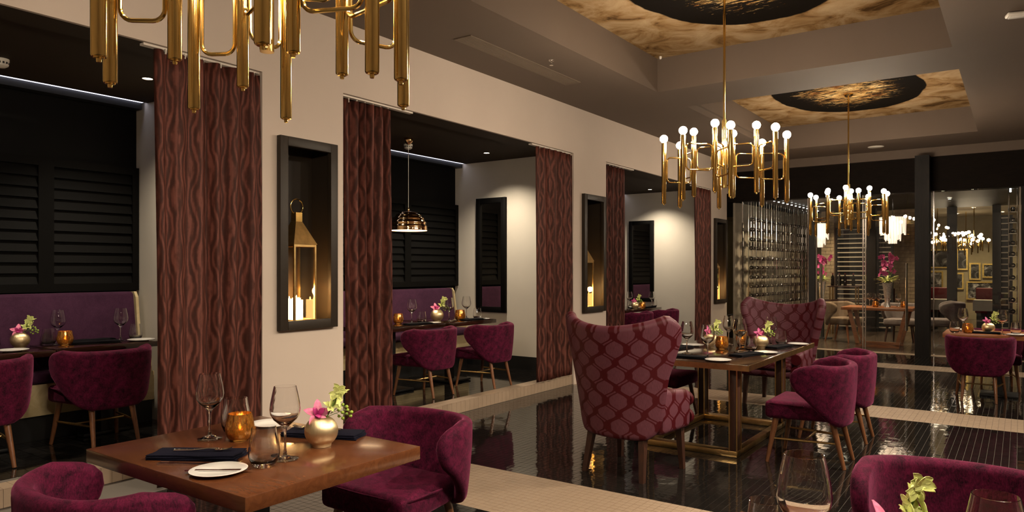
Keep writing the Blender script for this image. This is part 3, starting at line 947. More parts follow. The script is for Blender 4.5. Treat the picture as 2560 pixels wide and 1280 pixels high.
def shutter(y0, y1, z0, z1, lab, n=11):
    r = empty('shutter', (XB + 0.02, y0, z0))
    W, H = y1 - y0, z1 - z0
    sw = 0.06
    for nm, q in (('stile', (0, sw, 0, H)), ('stile', (W - sw, W, 0, H)), ('rail', (sw, W - sw, 0, 0.07)), ('rail', (sw, W - sw, H - 0.07, H))):
        mb = MB(); mb.box(-0.015, 0.05, q[0], q[1], q[2], q[3]); mb.build(nm, 'black_lacquer', r, 0)
    pit = (H - 0.14) / n
    me = None
    for i in range(n):
        if me is None:
            mb = MB(); mb.add([(-0.012, sw, 0), (-0.002, sw, 0), (0.026, sw, pit * 0.98), (0.016, sw, pit * 0.98), (-0.012, W - sw, 0), (-0.002, W - sw, 0), (0.026, W - sw, pit * 0.98), (0.016, W - sw, pit * 0.98)],
                              [(0, 1, 2, 3), (4, 7, 6, 5), (0, 4, 5, 1), (1, 5, 6, 2), (2, 6, 7, 3), (3, 7, 4, 0)])
            # tilt the louvre so that its lower edge stands out
            mb.v = [(0.032 - x, y, z) for x, y, z in mb.v]
            o = mb.build('slat', 'black_lacquer', r, 0); me = o.data
        else:
            o = bpy.data.objects.new('slat', me); COL.objects.link(o); o.parent = r
        o.location = (0, 0, 0.07 + i * pit)
    return tag(r, lab, 'shutter', 'black louvred shutters')
shutter(1.88, 2.70, 1.31, 2.46, 'black louvred shutter at the outer end of the first alcove')
shutter(2.70, 3.49, 1.31, 2.46, 'black louvred shutter in the first alcove, beside the widest curtain')
shutter(5.02, 6.08, 1.27, 2.46, 'black louvred shutter of the middle alcove hidden behind the gathered curtain')
shutter(6.08, 7.14, 1.27, 2.46, 'black louvred shutter behind the domed pendant lamp')
shutter(7.14, 8.21, 1.27, 2.46, 'black louvred shutter in the middle alcove next to the mirror wall')
shutter(9.2, 11.3, 1.21, 2.42, 'wide black louvred shutter of the far alcove at its near half')
shutter(11.3, 13.4, 1.21, 2.42, 'wide black louvred shutter of the far alcove reflected in its mirror')

def banquette(y0, y1, s, ztop, lab):
    r = empty('banquette', (XB, y0, s))
    L = y1 - y0
    mb = MB(); mb.box(0.02, 0.36, 0.0, L, 0.0, 0.2); mb.build('plinth', 'black', r)
    mb = MB(); mb.rbox(0.02, 0.40, 0.0, L, 0.2, 0.46, 0.006, 2); mb.build('front_panel', 'cream_panel', r)
    mb = MB(); mb.rbox(0.10, 0.44, 0.01, L - 0.04, 0.462, 0.56, 0.03, 3); mb.build('seat_cushion', 'purple', r)
    H = ztop - s
    mb = MB(); mb.rbox(0.02, 0.13, 0.01, L - 0.045, 0.50, H, 0.03, 3, lambda c: (c.x + (0.10 if c.z < 0.7 and c.x > 0.1 else 0), c.y, c.z)); mb.build('back_cushion', 'purple', r)
    mb = MB(); mb.add([(0.015, L - 0.04, 0.2), (0.40, L - 0.04, 0.2), (0.38, L - 0.04, 0.60), (0.21, L - 0.04, 0.62), (0.145, L - 0.04, H - 0.05), (0.11, L - 0.04, H), (0.015, L - 0.04, H),
                       (0.015, L - 0.015, 0.2), (0.40, L - 0.015, 0.2), (0.38, L - 0.015, 0.60), (0.21, L - 0.015, 0.62), (0.145, L - 0.015, H - 0.05), (0.11, L - 0.015, H), (0.015, L - 0.015, H)],
                      [tuple(range(7))[::-1], tuple(range(7, 14))] + [(k, (k + 1) % 7, 7 + (k + 1) % 7, 7 + k) for k in range(7)])
    mb.build('end_panel', 'cream_panel', r, 0)
    return tag(r, lab, 'banquette', 'purple banquettes')
banquette(0.6, 3.46, 0.12, 1.30, 'purple upholstered banquette with cream base in the first alcove')
banquette(4.4, 8.05, 0.12, 1.24, 'purple upholstered banquette with cream base under the middle alcove shutters')
banquette(9.3, 13.3, 0.06, 1.18, 'purple upholstered banquette in the far alcove')

# ------------------------------------------------------------------ chandeliers
def rounded_rect(p, q, z0, z1, r=0.035, n=5):
    """vertical rounded rectangle loop spanning from p to q (xy) between z0 and z1"""
    p, q = Vector((p[0], p[1], 0)), Vector((q[0], q[1], 0))
    L = (q - p).length
    d = (q - p) / L
    pts = []
    for cx, cz, a0 in ((L - r, z1 - r, 90), (L - r, z0 + r, 0), (r, z0 + r, -90), (r, z1 - r, 180)):
        for k in range(n + 1):
            a = R(a0 - 90 * k / n)
            pts.append(p + d * (cx + r * math.cos(a)) + Vector((0, 0, cz + r * math.sin(a))))
    return pts
def chandelier(loc, outer, inner, zc, lab, L=0.54):
    """loc = xy and height of the lower ends of the outer tubes"""
    r = empty('brass_chandelier', loc)
    TR = 0.0205
    tubes = [(x, y, 0.0) for x, y in outer] + [(x, y, 0.073) for x, y in inner]
    tm = MB(); tm.lathe([(0, 0.0), (TR * 0.9, 0), (TR, 0.004), (TR, L), (TR * 0.8, L + 0.003), (0, L + 0.003)], 18)
    cm = MB(); cm.lathe([(0, -0.014), (0.006, -0.014), (0.007, -0.010), (0.007, -0.004), (0.014, -0.003), (0.014, 0.0), (0, 0.0)], 12)
    bm_ = MB(); bm_.lathe([(0, -0.03), (0.012, -0.03), (0.014, -0.022)] + [(0.034 * math.sin(a), 0.006 - 0.034 * math.cos(a)) for a in [R(30 + 150 * k / 9) for k in range(9)]] + [(0, 0.040)], 16)
    t0 = None
    for x, y, z in tubes:
        if t0 is None:
            t0 = tm.build('tube', 'brass', r); c0 = cm.build('end_knob', 'brass', t0); b0 = bm_.build('bulb', 'bulb', t0)
            b0.location = (0, 0, L + 0.030); t = t0
        else:
            t = t0.copy(); COL.objects.link(t); t.parent = r
            for ch in (c0, b0):
                k = ch.copy(); COL.objects.link(k); k.parent = t
        t.location = (x, y, z)
    mb = MB(); mb.cone((0, 0, 0.13), (0, 0, 0.72), 0.022, 0.022, 18); mb.build('centre_tube', 'brass', r)
    mb = MB(); mb.cone((0, 0, 0.72), (0, 0, CT - loc[2] - 0.03), 0.011, 0.011, 12); mb.build('drop_rod', 'brass', r)
    mb = MB(); mb.lathe([(0, CT - loc[2] - 0.035), (0.05, CT - loc[2] - 0.035), (0.065, CT - loc[2] - 0.015), (0.065, CT - loc[2] - 0.001), (0, CT - loc[2] - 0.001)], 20); mb.build('canopy', 'brass', r)
    def link(p, q, z0, z1):
        p, q = Vector(p), Vector(q)
        d = (q - p).normalized() * (TR + 0.009)
        mb = MB(); mb.tube(rounded_rect(p + d, q - d, z0, z1), 0.0068, 8, True); mb.build('bracket_loop', 'brass', r)
    for i, q in enumerate(inner):
        link(q, (0, 0), 0.31, 0.50)
        near_o = sorted(outer, key=lambda o: (o[0] - q[0]) ** 2 + (o[1] - q[1]) ** 2)[:2]
        for k, o in enumerate(near_o):
            link(q, o, (0.19, 0.25)[k], (0.41, 0.47)[k])
    return tag(r, lab, 'chandelier', 'brass tube chandeliers')
ring8 = [(0.517 * math.cos(0.4218 + k * PI / 4), 0.517 * math.sin(0.4218 + k * PI / 4)) for k in range(8)]
ring4 = [(0.273 * math.cos(0.0477 + k * PI / 2), 0.273 * math.sin(0.0477 + k * PI / 2)) for k in range(4)]
c1 = (-1.951, 1.408)
o1 = [(-1.985, 0.914), (-2.234, 1.061), (-2.356, 1.402), (-1.543, 1.100), (-2.226, 1.689), (-1.51, 1.44), (-1.495, 1.541), (-1.725, 1.79)]
i1 = [(-2.086, 1.18), (-2.203, 1.492), (-1.734, 1.341), (-1.80, 1.584)]
chandelier((c1[0], c1[1], 2.062), [(x - c1[0], y - c1[1]) for x, y in o1], [(x - c1[0], y - c1[1]) for x, y in i1], 0, 'large brass tube chandelier nearest, cut by the top of the picture')
chandelier((-2.107, 6.183, 2.087), ring8, ring4, 0, 'lit brass tube chandelier hanging over the long set table')
chandelier((-2.02, 11.25, 2.015), ring8, ring4, 0, 'smaller looking lit brass tube chandelier farthest away before the glass front')

# ------------------------------------------------------------------ seating
def make_velvet_chair(mat='velvet', name='velvet_chair', leg='leg_wood', bars=True):
    r = empty(name)
    z0, z1 = 0.325, 0.735
    pm = [(0.0, 30), (0.05, 43), (0.12, 53), (0.22, 63), (0.4, 78), (0.6, 93), (0.75, 100), (0.87, 99), (0.95, 90), (1.0, 74)]
    def phim(v):
        for (a, p), (b, q) in zip(pm, pm[1:]):
            if a <= v <= b:
                t = (v - a) / (b - a); t = t * t * (3 - 2 * t) * 0.35 + t * 0.65
                return R(p + (q - p) * t)
        return R(pm[-1][1])
    def fn(u, v):
        ph = u * phim(v)
        k = 0.90 + 0.10 * math.sin(v * PI / 2)
        x = 0.318 * k * math.copysign(abs(math.sin(ph)) ** 0.85, ph)
        c = math.cos(ph)
        y = -0.265 * k * math.copysign(abs(c) ** 0.85, c) - 0.005
        return (x, y, z0 + (z1 - z0 - 0.03) * v + 0.012 * abs(u) ** 3 * v)
    us = [math.sin((k / 16 - 1) * PI / 2) for k in range(33)]
    vs_ = [0, 0.025, 0.05, 0.085, 0.12, 0.17, 0.22, 0.3, 0.4, 0.5, 0.6, 0.7, 0.78, 0.85, 0.9, 0.94, 0.97, 1.0]
    mb = MB(); mb.shell(fn, us, vs_, 0.062, None, 8); mb.build('backrest', mat, r, 80)
    def wp(c):
        s = 1.0 if c.y > 0 else 0.74
        return (c.x * s, c.y, c.z)
    mb = MB(); mb.rbox(-0.275, 0.275, -0.17, 0.275, 0.325, 0.455, 0.035, 4, wp)
    mb.build('seat', mat, r, 60)
    mb = MB(); zz = 0.437
    mb.tube([(-0.262, 0.0, zz), (-0.268, 0.22, zz), (-0.255, 0.262, zz), (0, 0.272, zz), (0.255, 0.262, zz), (0.268, 0.22, zz), (0.262, 0.0, zz)], 0.005, 6); mb.build('piping', mat, r)
    F = [(0.205, 0.205, 0.34, 0.245, 0.262)], [(0.145, -0.165, 0.34, 0.165, -0.25)]
    for sx in (-1, 1):
        for (a, b, zt, c, d) in (F[0][0], F[1][0]):
            mb = MB(); mb.cone((sx * a, b, zt), (sx * c, d, 0.0), 0.023, 0.0135, 12); mb.build('leg', leg, r)
    if bars:
        def on(leg4, z):
            a, b, zt, c, d = leg4; t = (zt - z) / zt
            return a + (c - a) * t, b + (d - b) * t
        for sx in (-1, 1):
            fx, fy = on(F[0][0], 0.175); bx, by = on(F[1][0], 0.175)
            mb = MB(); mb.tube([(sx * fx, fy, 0.175), (sx * (fx + bx) / 2, (fy + by) / 2, 0.175), (sx * bx, by, 0.175)], [0.007, 0.0105, 0.007], 10); mb.build('side_stretcher', 'brass_dim', r)
        mb = MB(); mb.cone((-(fx + bx) / 2, (fy + by) / 2, 0.175), ((fx + bx) / 2, (fy + by) / 2, 0.175), 0.008, 0.008, 8); mb.build('cross_stretcher', 'brass_dim', r)
    return r
MAKERS['chair'] = make_velvet_chair
MAKERS['grey_chair'] = lambda: make_velvet_chair('grey_fabric', 'grey_armchair', 'dark_leg', False)
MAKERS['brown_chair'] = lambda: make_velvet_chair('brown_fabric', 'brown_armchair', 'timber', False)
VC = 'burgundy velvet barrel chairs'
def vchair(x, y, face, lab, z=0.0, s=1.0):
    rz = {'-x': PI / 2, '+x': -PI / 2, '-y': PI, '+y': 0}[face] if isinstance(face, str) else face
    return place('chair', (x, y, z), rz, lab, 'chair', VC, s)
vchair(-2.53, 2.61, '-y', 'burgundy velvet barrel chair tucked at the far side of the walnut table, seat in view', s=1.03)
vchair(-2.65, 1.30, '+y', 'burgundy velvet barrel chair in the nearest corner, cut off by the bottom edge', s=1.04)
vchair(-0.17, 3.01, '-y', 'burgundy velvet barrel chair behind the lime orchid at the bottom corner', s=1.03)
vchair(-1.34, 6.0, '-x', 'bright burgundy velvet chair at the long table, nearer of the two on its open side', s=1.06)
vchair(-1.34, 6.97, '-x', 'burgundy velvet chair at the long table, half hidden behind another velvet chair', s=1.04)
vchair(-3.02, 6.98, '+x', 'burgundy velvet chair on the wall side of the long table, only its seat visible')
vchair(-0.38, 9.92, '+y', 'burgundy velvet chair seen from behind at the corner table by the glass front')
vchair(-0.25, 11.0, '-y', 'burgundy velvet chair facing us across the corner table by the glass front')
vchair(-5.98, 2.77, '-x', 'burgundy velvet chair seen from behind in the first alcove, beside the widest curtain', 0.124, 1.03)
vchair(-5.97, 1.90, '-x', 'burgundy velvet chair in the first alcove, cut by the picture edge', 0.124, 1.03)
vchair(-5.37, 5.94, '-x', 'burgundy velvet chair in the middle alcove, next to the gathered curtain', 0.124)
vchair(-5.21, 6.82, '-x', 'burgundy velvet chair in the middle alcove, nearer the mirror wall', 0.124)
vchair(-5.26, 10.95, '-x', 'burgundy velvet chair in the far alcove, behind the damask armchair top', 0.064)
vchair(-5.22, 11.95, '-x', 'burgundy velvet chair in the far alcove, next to the farthest curtain', 0.064)

def make_wingback():
    r = empty('damask_armchair')
    z0 = 0.33
    def top(u):
        return 1.06 + 0.085 * abs(u) ** 1.7
    pm = [(0, 42), (0.04, 51), (0.09, 56), (0.16, 58), (0.3, 60), (0.5, 62), (0.7, 70), (0.85, 76), (0.94, 73), (1.0, 60)]
    def phim(v):
        for (a, p), (b, q) in zip(pm, pm[1:]):
            if a <= v <= b:
                return R(p + (q - p) * (v - a) / (b - a))
        return R(60)
    def fn(u, v):
        ph = u * phim(v)
        k = 0.86 + 0.30 * v ** 1.2
        x = 0.405 * k * math.copysign(abs(math.sin(ph)) ** 0.95, ph)
        y = -0.30 * (0.95 + 0.10 * v) * math.cos(ph) - 0.06 * v
        return (x, y, z0 + (top(u) - z0) * v)
    us = [math.sin((k / 18 - 1) * PI / 2) for k in range(37)]
    vs_ = [0, 0.02, 0.04, 0.065, 0.09, 0.16, 0.25, 0.34, 0.43, 0.52, 0.61, 0.7, 0.77, 0.84, 0.89, 0.93, 0.965, 1.0]
    mb = MB(); mb.shell(fn, us, vs_, 0.085, lambda u, v: (u * phim(v) * 0.40 * (0.86 + 0.3 * v), z0 + 0.77 * v), 8); mb.build('backrest', 'damask', r, 80)
    for sx in (-1, 1):
        def wp(c, sx=sx):
            zt = c.z
            if c.z > 0.5:
                zt = c.z - 0.06 * max(0, (c.y + 0.1) / 0.4)
            return (c.x + sx * 0.02 * (c.z - 0.3), c.y, zt)
        x0, x1 = (0.245, 0.345) if sx > 0 else (-0.345, -0.245)
        mb = MB(); mb.rbox(x0, x1, -0.15, 0.28, z0 - 0.01, 0.66, 0.045, 4, wp); a = mb.build('arm', 'damask', r, 60)
        mb = MB(); mb.tube([(sx * 0.30, 0.262, 0.40), (sx * 0.30, 0.300, 0.40)], 0.058, 16); mb.tube([(sx * 0.30, 0.262, 0.53), (sx * 0.30, 0.298, 0.53)], 0.056, 16); mb.build('arm_scroll', 'damask', a)
    mb = MB(); mb.rbox(-0.30, 0.30, -0.16, 0.30, z0 - 0.012, 0.40, 0.03, 3); mb.build('seat_base', 'damask', r, 60)
    mb = MB(); mb.rbox(-0.25, 0.25, -0.22, 0.31, 0.395, 0.50, 0.04, 4); mb.build('seat_cushion', 'damask', r, 60)
    for sx in (-1, 1):
        for (a, b, c, d) in ((0.26, 0.25, 0.275, 0.27), (0.215, -0.20, 0.245, -0.26)):
            mb = MB(); t, q = 0.026, 0.017
            vs = [(sx * a + i * t, b + j * t, 0.335) for i, j in ((-1, -1), (1, -1), (1, 1), (-1, 1))] + [(sx * c + i * q, d + j * q, 0) for i, j in ((-1, -1), (1, -1), (1, 1), (-1, 1))]
            mb.add(vs, [(0, 1, 2, 3), (7, 6, 5, 4)] + [(k, k + 4, (k + 1) % 4 + 4, (k + 1) % 4) for k in range(4)]); mb.build('leg', 'dark_leg', r, 0)
    return r
MAKERS['wing'] = make_wingback
place('wing', (-2.385, 4.93, 0), R(-6), 'damask wing armchair seen from behind, at the near end of the long table', 'armchair', 'damask wing armchairs')
place('wing', (-2.24, 8.36, 0), R(176), 'damask wing armchair facing us at the far end of the long table', 'armchair', 'damask wing armchairs')

# ------------------------------------------------------------------ tables
def pedestal_table(x0, x1, y0, y1, z, s, mat, lab, edge=0.055, feet=1, seam=None):
    r = empty('dining_table', ((x0 + x1) / 2, (y0 + y1) / 2, s))
    hx, hy, H = (x1 - x0) / 2, (y1 - y0) / 2, z - s
    mb = MB(); mb.rbox(-hx, hx, -hy, hy, H - edge, H, 0.003, 2); mb.build('tabletop', mat, r)
    mb = MB(); px = 0.07 if x0 < -6.5 else 0.0; mb.box(px - 0.04, px + 0.04, -0.045, 0.045, 0.025, H - edge); mb.build('pedestal', 'black', r)
    mb = MB(); mb.rbox(0.01 if x0 < -6.5 else -0.19, 0.13 if x0 < -6.5 else 0.19, -0.19, 0.19, 0.0, 0.025, 0.005, 2); mb.build('foot_plate', 'black', r)
    return tag(r, lab, 'table', 'pedestal dining tables')
pedestal_table(-3.15, -2.055, 1.40, 2.235, 0.76, 0, 'walnut', 'walnut dining table set for dinner in the near corner, under the nearest chandelier')
pedestal_table(-0.70, 0.45, 1.38, 2.205, 0.76, 0, 'walnut', 'walnut dining table in the bottom corner, its corner just in view')
pedestal_table(-0.76, 0.35, 10.03, 10.74, 0.745, 0, 'timber', 'warm timber table with one dark pedestal by the glass front')
pedestal_table(-6.655, -6.12, 1.60, 2.50, 0.875, 0.124, 'walnut_dark', 'dark table set with flowers at the outer end of the first alcove', 0.045)
pedestal_table(-6.655, -6.15, 2.52, 3.40, 0.88, 0.124, 'walnut_dark', 'dark table set along the banquette beside the widest curtain', 0.045)
pedestal_table(-6.25, -5.50, 5.35, 6.42, 0.875, 0.124, 'walnut_dark', 'dark table in the middle alcove under the domed pendant lamp', 0.045)
pedestal_table(-6.25, -5.40, 6.45, 7.28, 0.88, 0.124, 'walnut_dark', 'dark table in the middle alcove before the mirror', 0.045)
pedestal_table(-6.05, -5.38, 10.7, 12.35, 0.82, 0.064, 'walnut_dark', 'dark table in the far alcove before the mirror', 0.045)
t = empty('long_table', (-2.25, 6.675, 0))
mb = MB(); mb.rbox(-0.53, 0.53, -1.085, 1.085, 0.715, 0.76, 0.003, 2); mb.build('tabletop', 'walnut_dark', t)
mb = MB()
for q in ((-0.534, 0.534, -1.091, -1.084), (-0.534, 0.534, 1.084, 1.091)):
    mb.box(q[0], q[1], q[2], q[3], 0.712, 0.757)
for q in ((-0.537, -0.530), (0.530, 0.537)):
    mb.box(q[0], q[1], -1.084, 1.084, 0.712, 0.757)
mb.build('brass_edge', 'brass_dim', t)
for sx in (-1, 1):
    for sy in (-0.93, 0.40):
        mb = MB(); mb.rbox(sx * 0.38 - 0.028, sx * 0.38 + 0.028, sy - 0.05, sy + 0.05, 0.05, 0.715, 0.004, 2); l = mb.build('leg', 'dark_leg', t)
        mb = MB()
        for ex, ey in ((-0.030, -0.052), (0.030, -0.052), (0.030, 0.052), (-0.030, 0.052)):
            mb.box(sx * 0.38 + ex - 0.005, sx * 0.38 + ex + 0.005, sy + ey - 0.005, sy + ey + 0.005, 0.05, 0.712)
        mb.build('brass_strip', 'brass_dim', l)
for nm, q in (('floor_bar', (-0.41, 0.41, -0.98, -0.88)), ('floor_bar', (-0.41, 0.41, 0.35, 0.45)), ('floor_bar', (-0.41, -0.35, -0.88, 0.35)), ('floor_bar', (0.35, 0.41, -0.88, 0.35))):
    mb = MB(); mb.rbox(q[0], q[1], q[2], q[3], 0.001, 0.05, 0.004, 2); mb.build(nm, 'brass_dim', t)
tag(t, 'long dark polished table with brass edge between the damask armchairs', 'table')
# ------------------------------------------------------------------ tableware
def one(name, mb, mat, smooth=60):
    return mb.build(name, mat, None, smooth)
def make_wine():
    mb = MB(); mb.lathe([(0, 0.0), (0.050, 0.0), (0.052, 0.003), (0.030, 0.007), (0.009, 0.016), (0.0048, 0.04), (0.0046, 0.105), (0.008, 0.122), (0.024, 0.138), (0.044, 0.156), (0.0555, 0.176), (0.0585, 0.195), (0.0555, 0.222), (0.049, 0.255), (0.0425, 0.285),
                         (0.0412, 0.2852), (0.0475, 0.255), (0.054, 0.222), (0.057, 0.195), (0.054, 0.177), (0.042, 0.159), (0.021, 0.143), (0, 0.137)], 32)
    return one('wine_glass', mb, 'glass')
def make_tumbler():
    mb = MB(); mb.lathe([(0, 0.0), (0.032, 0.0), (0.044, 0.012), (0.0535, 0.035), (0.055, 0.055), (0.051, 0.085), (0.0455, 0.115), (0.0425, 0.14),
                         (0.0412, 0.1402), (0.044, 0.115), (0.0495, 0.085), (0.0535, 0.055), (0.051, 0.036), (0.040, 0.018), (0, 0.013)], 32)
    return one('water_tumbler', mb, 'glass')
def make_votive(flame=True):
    r = empty('votive_holder')
    mb = MB(); mb.lathe([(0, 0.0), (0.036, 0.0), (0.052, 0.012), (0.061, 0.038), (0.062, 0.055), (0.056, 0.085), (0.050, 0.115),
                         (0.0465, 0.115), (0.0525, 0.085), (0.0585, 0.055), (0.0575, 0.040), (0.048, 0.016), (0, 0.010)], 28)
    mb.build('amber_glass', 'amber', r, 60)
    mb = MB(); mb.lathe([(0, 0.012), (0.022, 0.012), (0.022, 0.045), (0, 0.043)], 16); cd = mb.build('candle', 'candle_dim', r)
    mb = MB(); mb.lathe([(0, 0.044), (0.006, 0.052), (0.004, 0.066), (0, 0.078)], 8); mb.build('flame', 'flame', cd)
    return r
M['candle_dim'] = emission('tea light wax', (1.0, 0.62, 0.25), 1.2)
def make_vase():
    mb = MB()
    prof = [(0, 0.0), (0.040, 0.0)] + [(0.069 * math.sin(a), 0.064 - 0.0655 * math.cos(a)) for a in [R(38 + 115 * k / 14) for k in range(15)]]
    prof += [(0.029, 0.122), (0.026, 0.118), (0.030, 0.105), (0.0, 0.09)]
    mb.lathe(prof, 40)
    return one('brass_vase', mb, 'brass_brushed')
def petal(mb, base, d, up, L, W, curl=0.25, n=6, th=0.0012):
    d, up = Vector(d).normalized(), Vector(up).normalized()
    s = d.cross(up).normalized(); up = s.cross(d)
    vs = []
    for side in (0, 1):
        for i in range(n + 1):
            t = i / n
            w_ = W * (math.sin(PI * min(1, t * 0.9 + 0.08)) ** 0.8)
            c = Vector(base) + d * (L * t) - up * (curl * L * t * t) - up * (th * side)
            for k in (-1, 0, 1):
                vs.append(c + s * (w_ / 2 * k) + up * (0.12 * W * abs(k)))
    fs = []
    m = 3 * (n + 1)
    for i in range(n):
        for k in range(2):
            a = i * 3 + k
            fs.append((a, a + 1, a + 4, a + 3)); fs.append((m + a + 3, m + a + 4, m + a + 1, m + a))
        for k in (0, 2):
            a = i * 3 + k
            fs.append((a, a + 3, m + a + 3, m + a))
    fs.append((0, 1, m + 1, m)); fs.append((1, 2, m + 2, m + 1))
    e = n * 3
    fs.append((e, e + 1, m + e + 1, m + e)); fs.append((e + 1, e + 2, m + e + 2, m + e + 1))
    mb.add(vs, fs)
def make_orchid(mat='petal_pink', name='pink_orchid'):
    r = empty(name)
    ctr = Vector((0, 0, 0.018)); face = Vector((0.55, -0.6, 0.55)).normalized()
    a1 = face.orthogonal().normalized(); a2 = face.cross(a1)
    for k in range(5):
        an = 2 * PI * k / 5 + 0.3
        d = a1 * math.cos(an) + a2 * math.sin(an) + face * 0.30
        mb = MB(); petal(mb, ctr, d, face, 0.066 if k % 2 else 0.058, 0.034, 0.30); mb.build('petal', mat, r, 60)
    mb = MB()
    for k in range(3):
        an = 2 * PI * k / 3 + 0.9
        petal(mb, ctr, face + a1 * 0.45 * math.cos(an) + a2 * 0.45 * math.sin(an), a1 * math.cos(an) + a2 * math.sin(an), 0.042, 0.026, -0.25)
    mb.build('lip', 'petal_magenta' if mat == 'petal_pink' else 'petal_pink', r, 60)
    mb = MB(); mb.tube([(0, 0, -0.045), (0, 0, -0.01), tuple(ctr)], 0.004, 6); mb.build('stem', 'stem_green', r)
    return r
def make_sprig():
    rg = random.Random(5)
    r = empty('lime_orchid_sprig')
    path = [(0, 0, -0.045), (0.01, 0.005, 0.01), (0.024, 0.012, 0.045), (0.038, 0.02, 0.075), (0.05, 0.026, 0.10)]
    mb = MB(); mb.tube(path, 0.0028, 6); mb.build('stem', 'stem_green', r)
    spots = [(0.020, 0.006, 0.050), (0.040, 0.030, 0.055), (0.030, 0.012, 0.075), (0.052, 0.018, 0.080), (0.036, 0.038, 0.088), (0.046, 0.020, 0.108), (0.064, 0.034, 0.105), (0.058, 0.022, 0.126)]
    for i, p in enumerate(spots):
        mb = MB(); p = Vector(p)
        f = Vector((rg.uniform(-0.2, 0.9), rg.uniform(-1, 0.1), rg.uniform(-0.2, 0.7))).normalized()
        a1 = f.orthogonal().normalized(); a2 = f.cross(a1)
        for k in range(5):
            an = 2 * PI * k / 5 + rg.random()
            petal(mb, p, a1 * math.cos(an) + a2 * math.sin(an) + f * 0.35, f, rg.uniform(0.026, 0.036), 0.021, 0.2, 4)
        mb.build('blossom', 'petal_green', r, 60)
    for i, (p, q) in enumerate([((0.02, 0.01, 0.02), (0.075, 0.05, 0.045)), ((0.02, 0.01, 0.02), (0.095, 0.055, 0.022)), ((0.015, 0.008, 0.01), (0.060, 0.045, -0.004)), ((0.015, 0.008, 0.01), (0.088, 0.06, 0.004)), ((0.02, 0.01, 0.02), (0.066, 0.03, 0.024))]):
        p, q = Vector(p), Vector(q); m = (p + q) / 2 + Vector((0, 0, 0.018))
        mb = MB(); mb.tube([p, m, q], 0.0011, 5); b = mb.build('berry_stalk', 'stem_green', r)
        mb = MB(); mb.ball(q, 0.0075, 10, 7); mb.build('berry', 'berry', b, 80)
        mb = MB(); mb.ball(q + Vector((-0.016, -0.004, 0.009)), 0.0068, 10, 7); mb.build('berry', 'berry', b, 80)
    return r
def make_plate():
    mb = MB(); mb.lathe([(0, 0.0), (0.060, 0.0), (0.064, 0.003), (0.108, 0.013), (0.110, 0.0155), (0.107, 0.0165), (0.070, 0.008), (0, 0.007)], 40)
    return one('bread_plate', mb, 'china')
def make_napkin(mat='navy', name='folded_napkin'):
    r = empty(name)
    rg = random.Random(9)
    for k in range(3):
        mb = MB(); L, W = 0.180 - 0.004 * k, 0.066 - 0.002 * k
        vs, fs = [], []
        nx, ny = 20, 6
        for s in (0, 1):
            for i in range(nx + 1):
                for j in range(ny + 1):
                    x, y = -L + 2 * L * i / nx, -W + 2 * W * j / ny
                    ed = max(abs(i / nx * 2 - 1) ** 8, abs(j / ny * 2 - 1) ** 6)
                    z = 0.0005 + k * 0.0072 + (0.0070 - 0.003 * ed) * (1 - s) + 0.0018 * math.sin(x * 40 + k * 2) * (1 - s) * (1 - ed)
                    vs.append((x + 0.004 * math.sin(y * 60 + k), y + 0.003 * math.sin(x * 25 + k * 1.7), z))
        m = (nx + 1) * (ny + 1)
        idx = lambda i, j: i * (ny + 1) + j
        for i in range(nx):
            for j in range(ny):
                q = (idx(i, j), idx(i + 1, j), idx(i + 1, j + 1), idx(i, j + 1)); fs.append(q); fs.append(tuple(m + a for a in q[::-1]))
        bd = [idx(i, 0) for i in range(nx + 1)] + [idx(nx, j) for j in range(1, ny + 1)] + [idx(i, ny) for i in range(nx - 1, -1, -1)] + [idx(0, j) for j in range(ny - 1, 0, -1)]
        for a, b in zip(bd, bd[1:] + bd[:1]):
            fs.append((a, m + a, m + b, b))
        mb.add(vs, fs); mb.build('fold', mat, r, 60)
    return r
def make_knife():
    mb = MB()
    prof = [(-0.12, 0.006), (-0.115, 0.009), (0.0, 0.0065), (0.012, 0.0095), (0.09, 0.0105), (0.115, 0.006), (0.122, 0.001)]
    top = []; vs = []
    for s, z in ((0, 0.0), (1, 0.0035)):
        for x, w_ in prof: vs.append((x, -w_, z if x < 0 else z * 0.6))
        for x, w_ in prof[::-1]: vs.append((x, w_ * 0.9, z if x < 0 else z * 0.6))
    n = len(prof) * 2
    mb.add(vs, [tuple(range(n))[::-1], tuple(range(n, 2 * n))] + [(k, (k + 1) % n, n + (k + 1) % n, n + k) for k in range(n)])
    return one('table_knife', mb, 'cutlery', 35)
def make_fork():
    mb = MB()
    mb.tube([(-0.12, 0, 0.004), (-0.05, 0, 0.005), (0.02, 0, 0.012), (0.05, 0, 0.010)], [0.006, 0.004, 0.0035, 0.006], 8)
    for k in range(4):
        y = (k - 1.5) * 0.0062
        mb.tube([(0.045, y * 0.6, 0.010), (0.065, y, 0.007), (0.095, y, 0.010), (0.112, y, 0.017)], [0.003, 0.0024, 0.002, 0.001], 6)
    mb.box(0.045, 0.066, -0.0105, 0.0105, 0.006, 0.0105)
    return one('table_fork', mb, 'cutlery', 50)
MAKERS.update(wine=make_wine, tumbler=make_tumbler, votive=make_votive, vase=make_vase, orchid=make_orchid, magenta=lambda: make_orchid('petal_magenta', 'magenta_orchid'), sprig=make_sprig,
              plate=make_plate, napkin=make_napkin, black_napkin=lambda: make_napkin('black_linen', 'black_napkin'), knife=make_knife, fork=make_fork)
CATS = dict(wine='wine glass', tumbler='tumbler', votive='candle holder', vase='vase', orchid='flower', magenta='flower', sprig='flower', plate='plate', napkin='napkin', black_napkin='napkin', knife='knife', fork='fork')
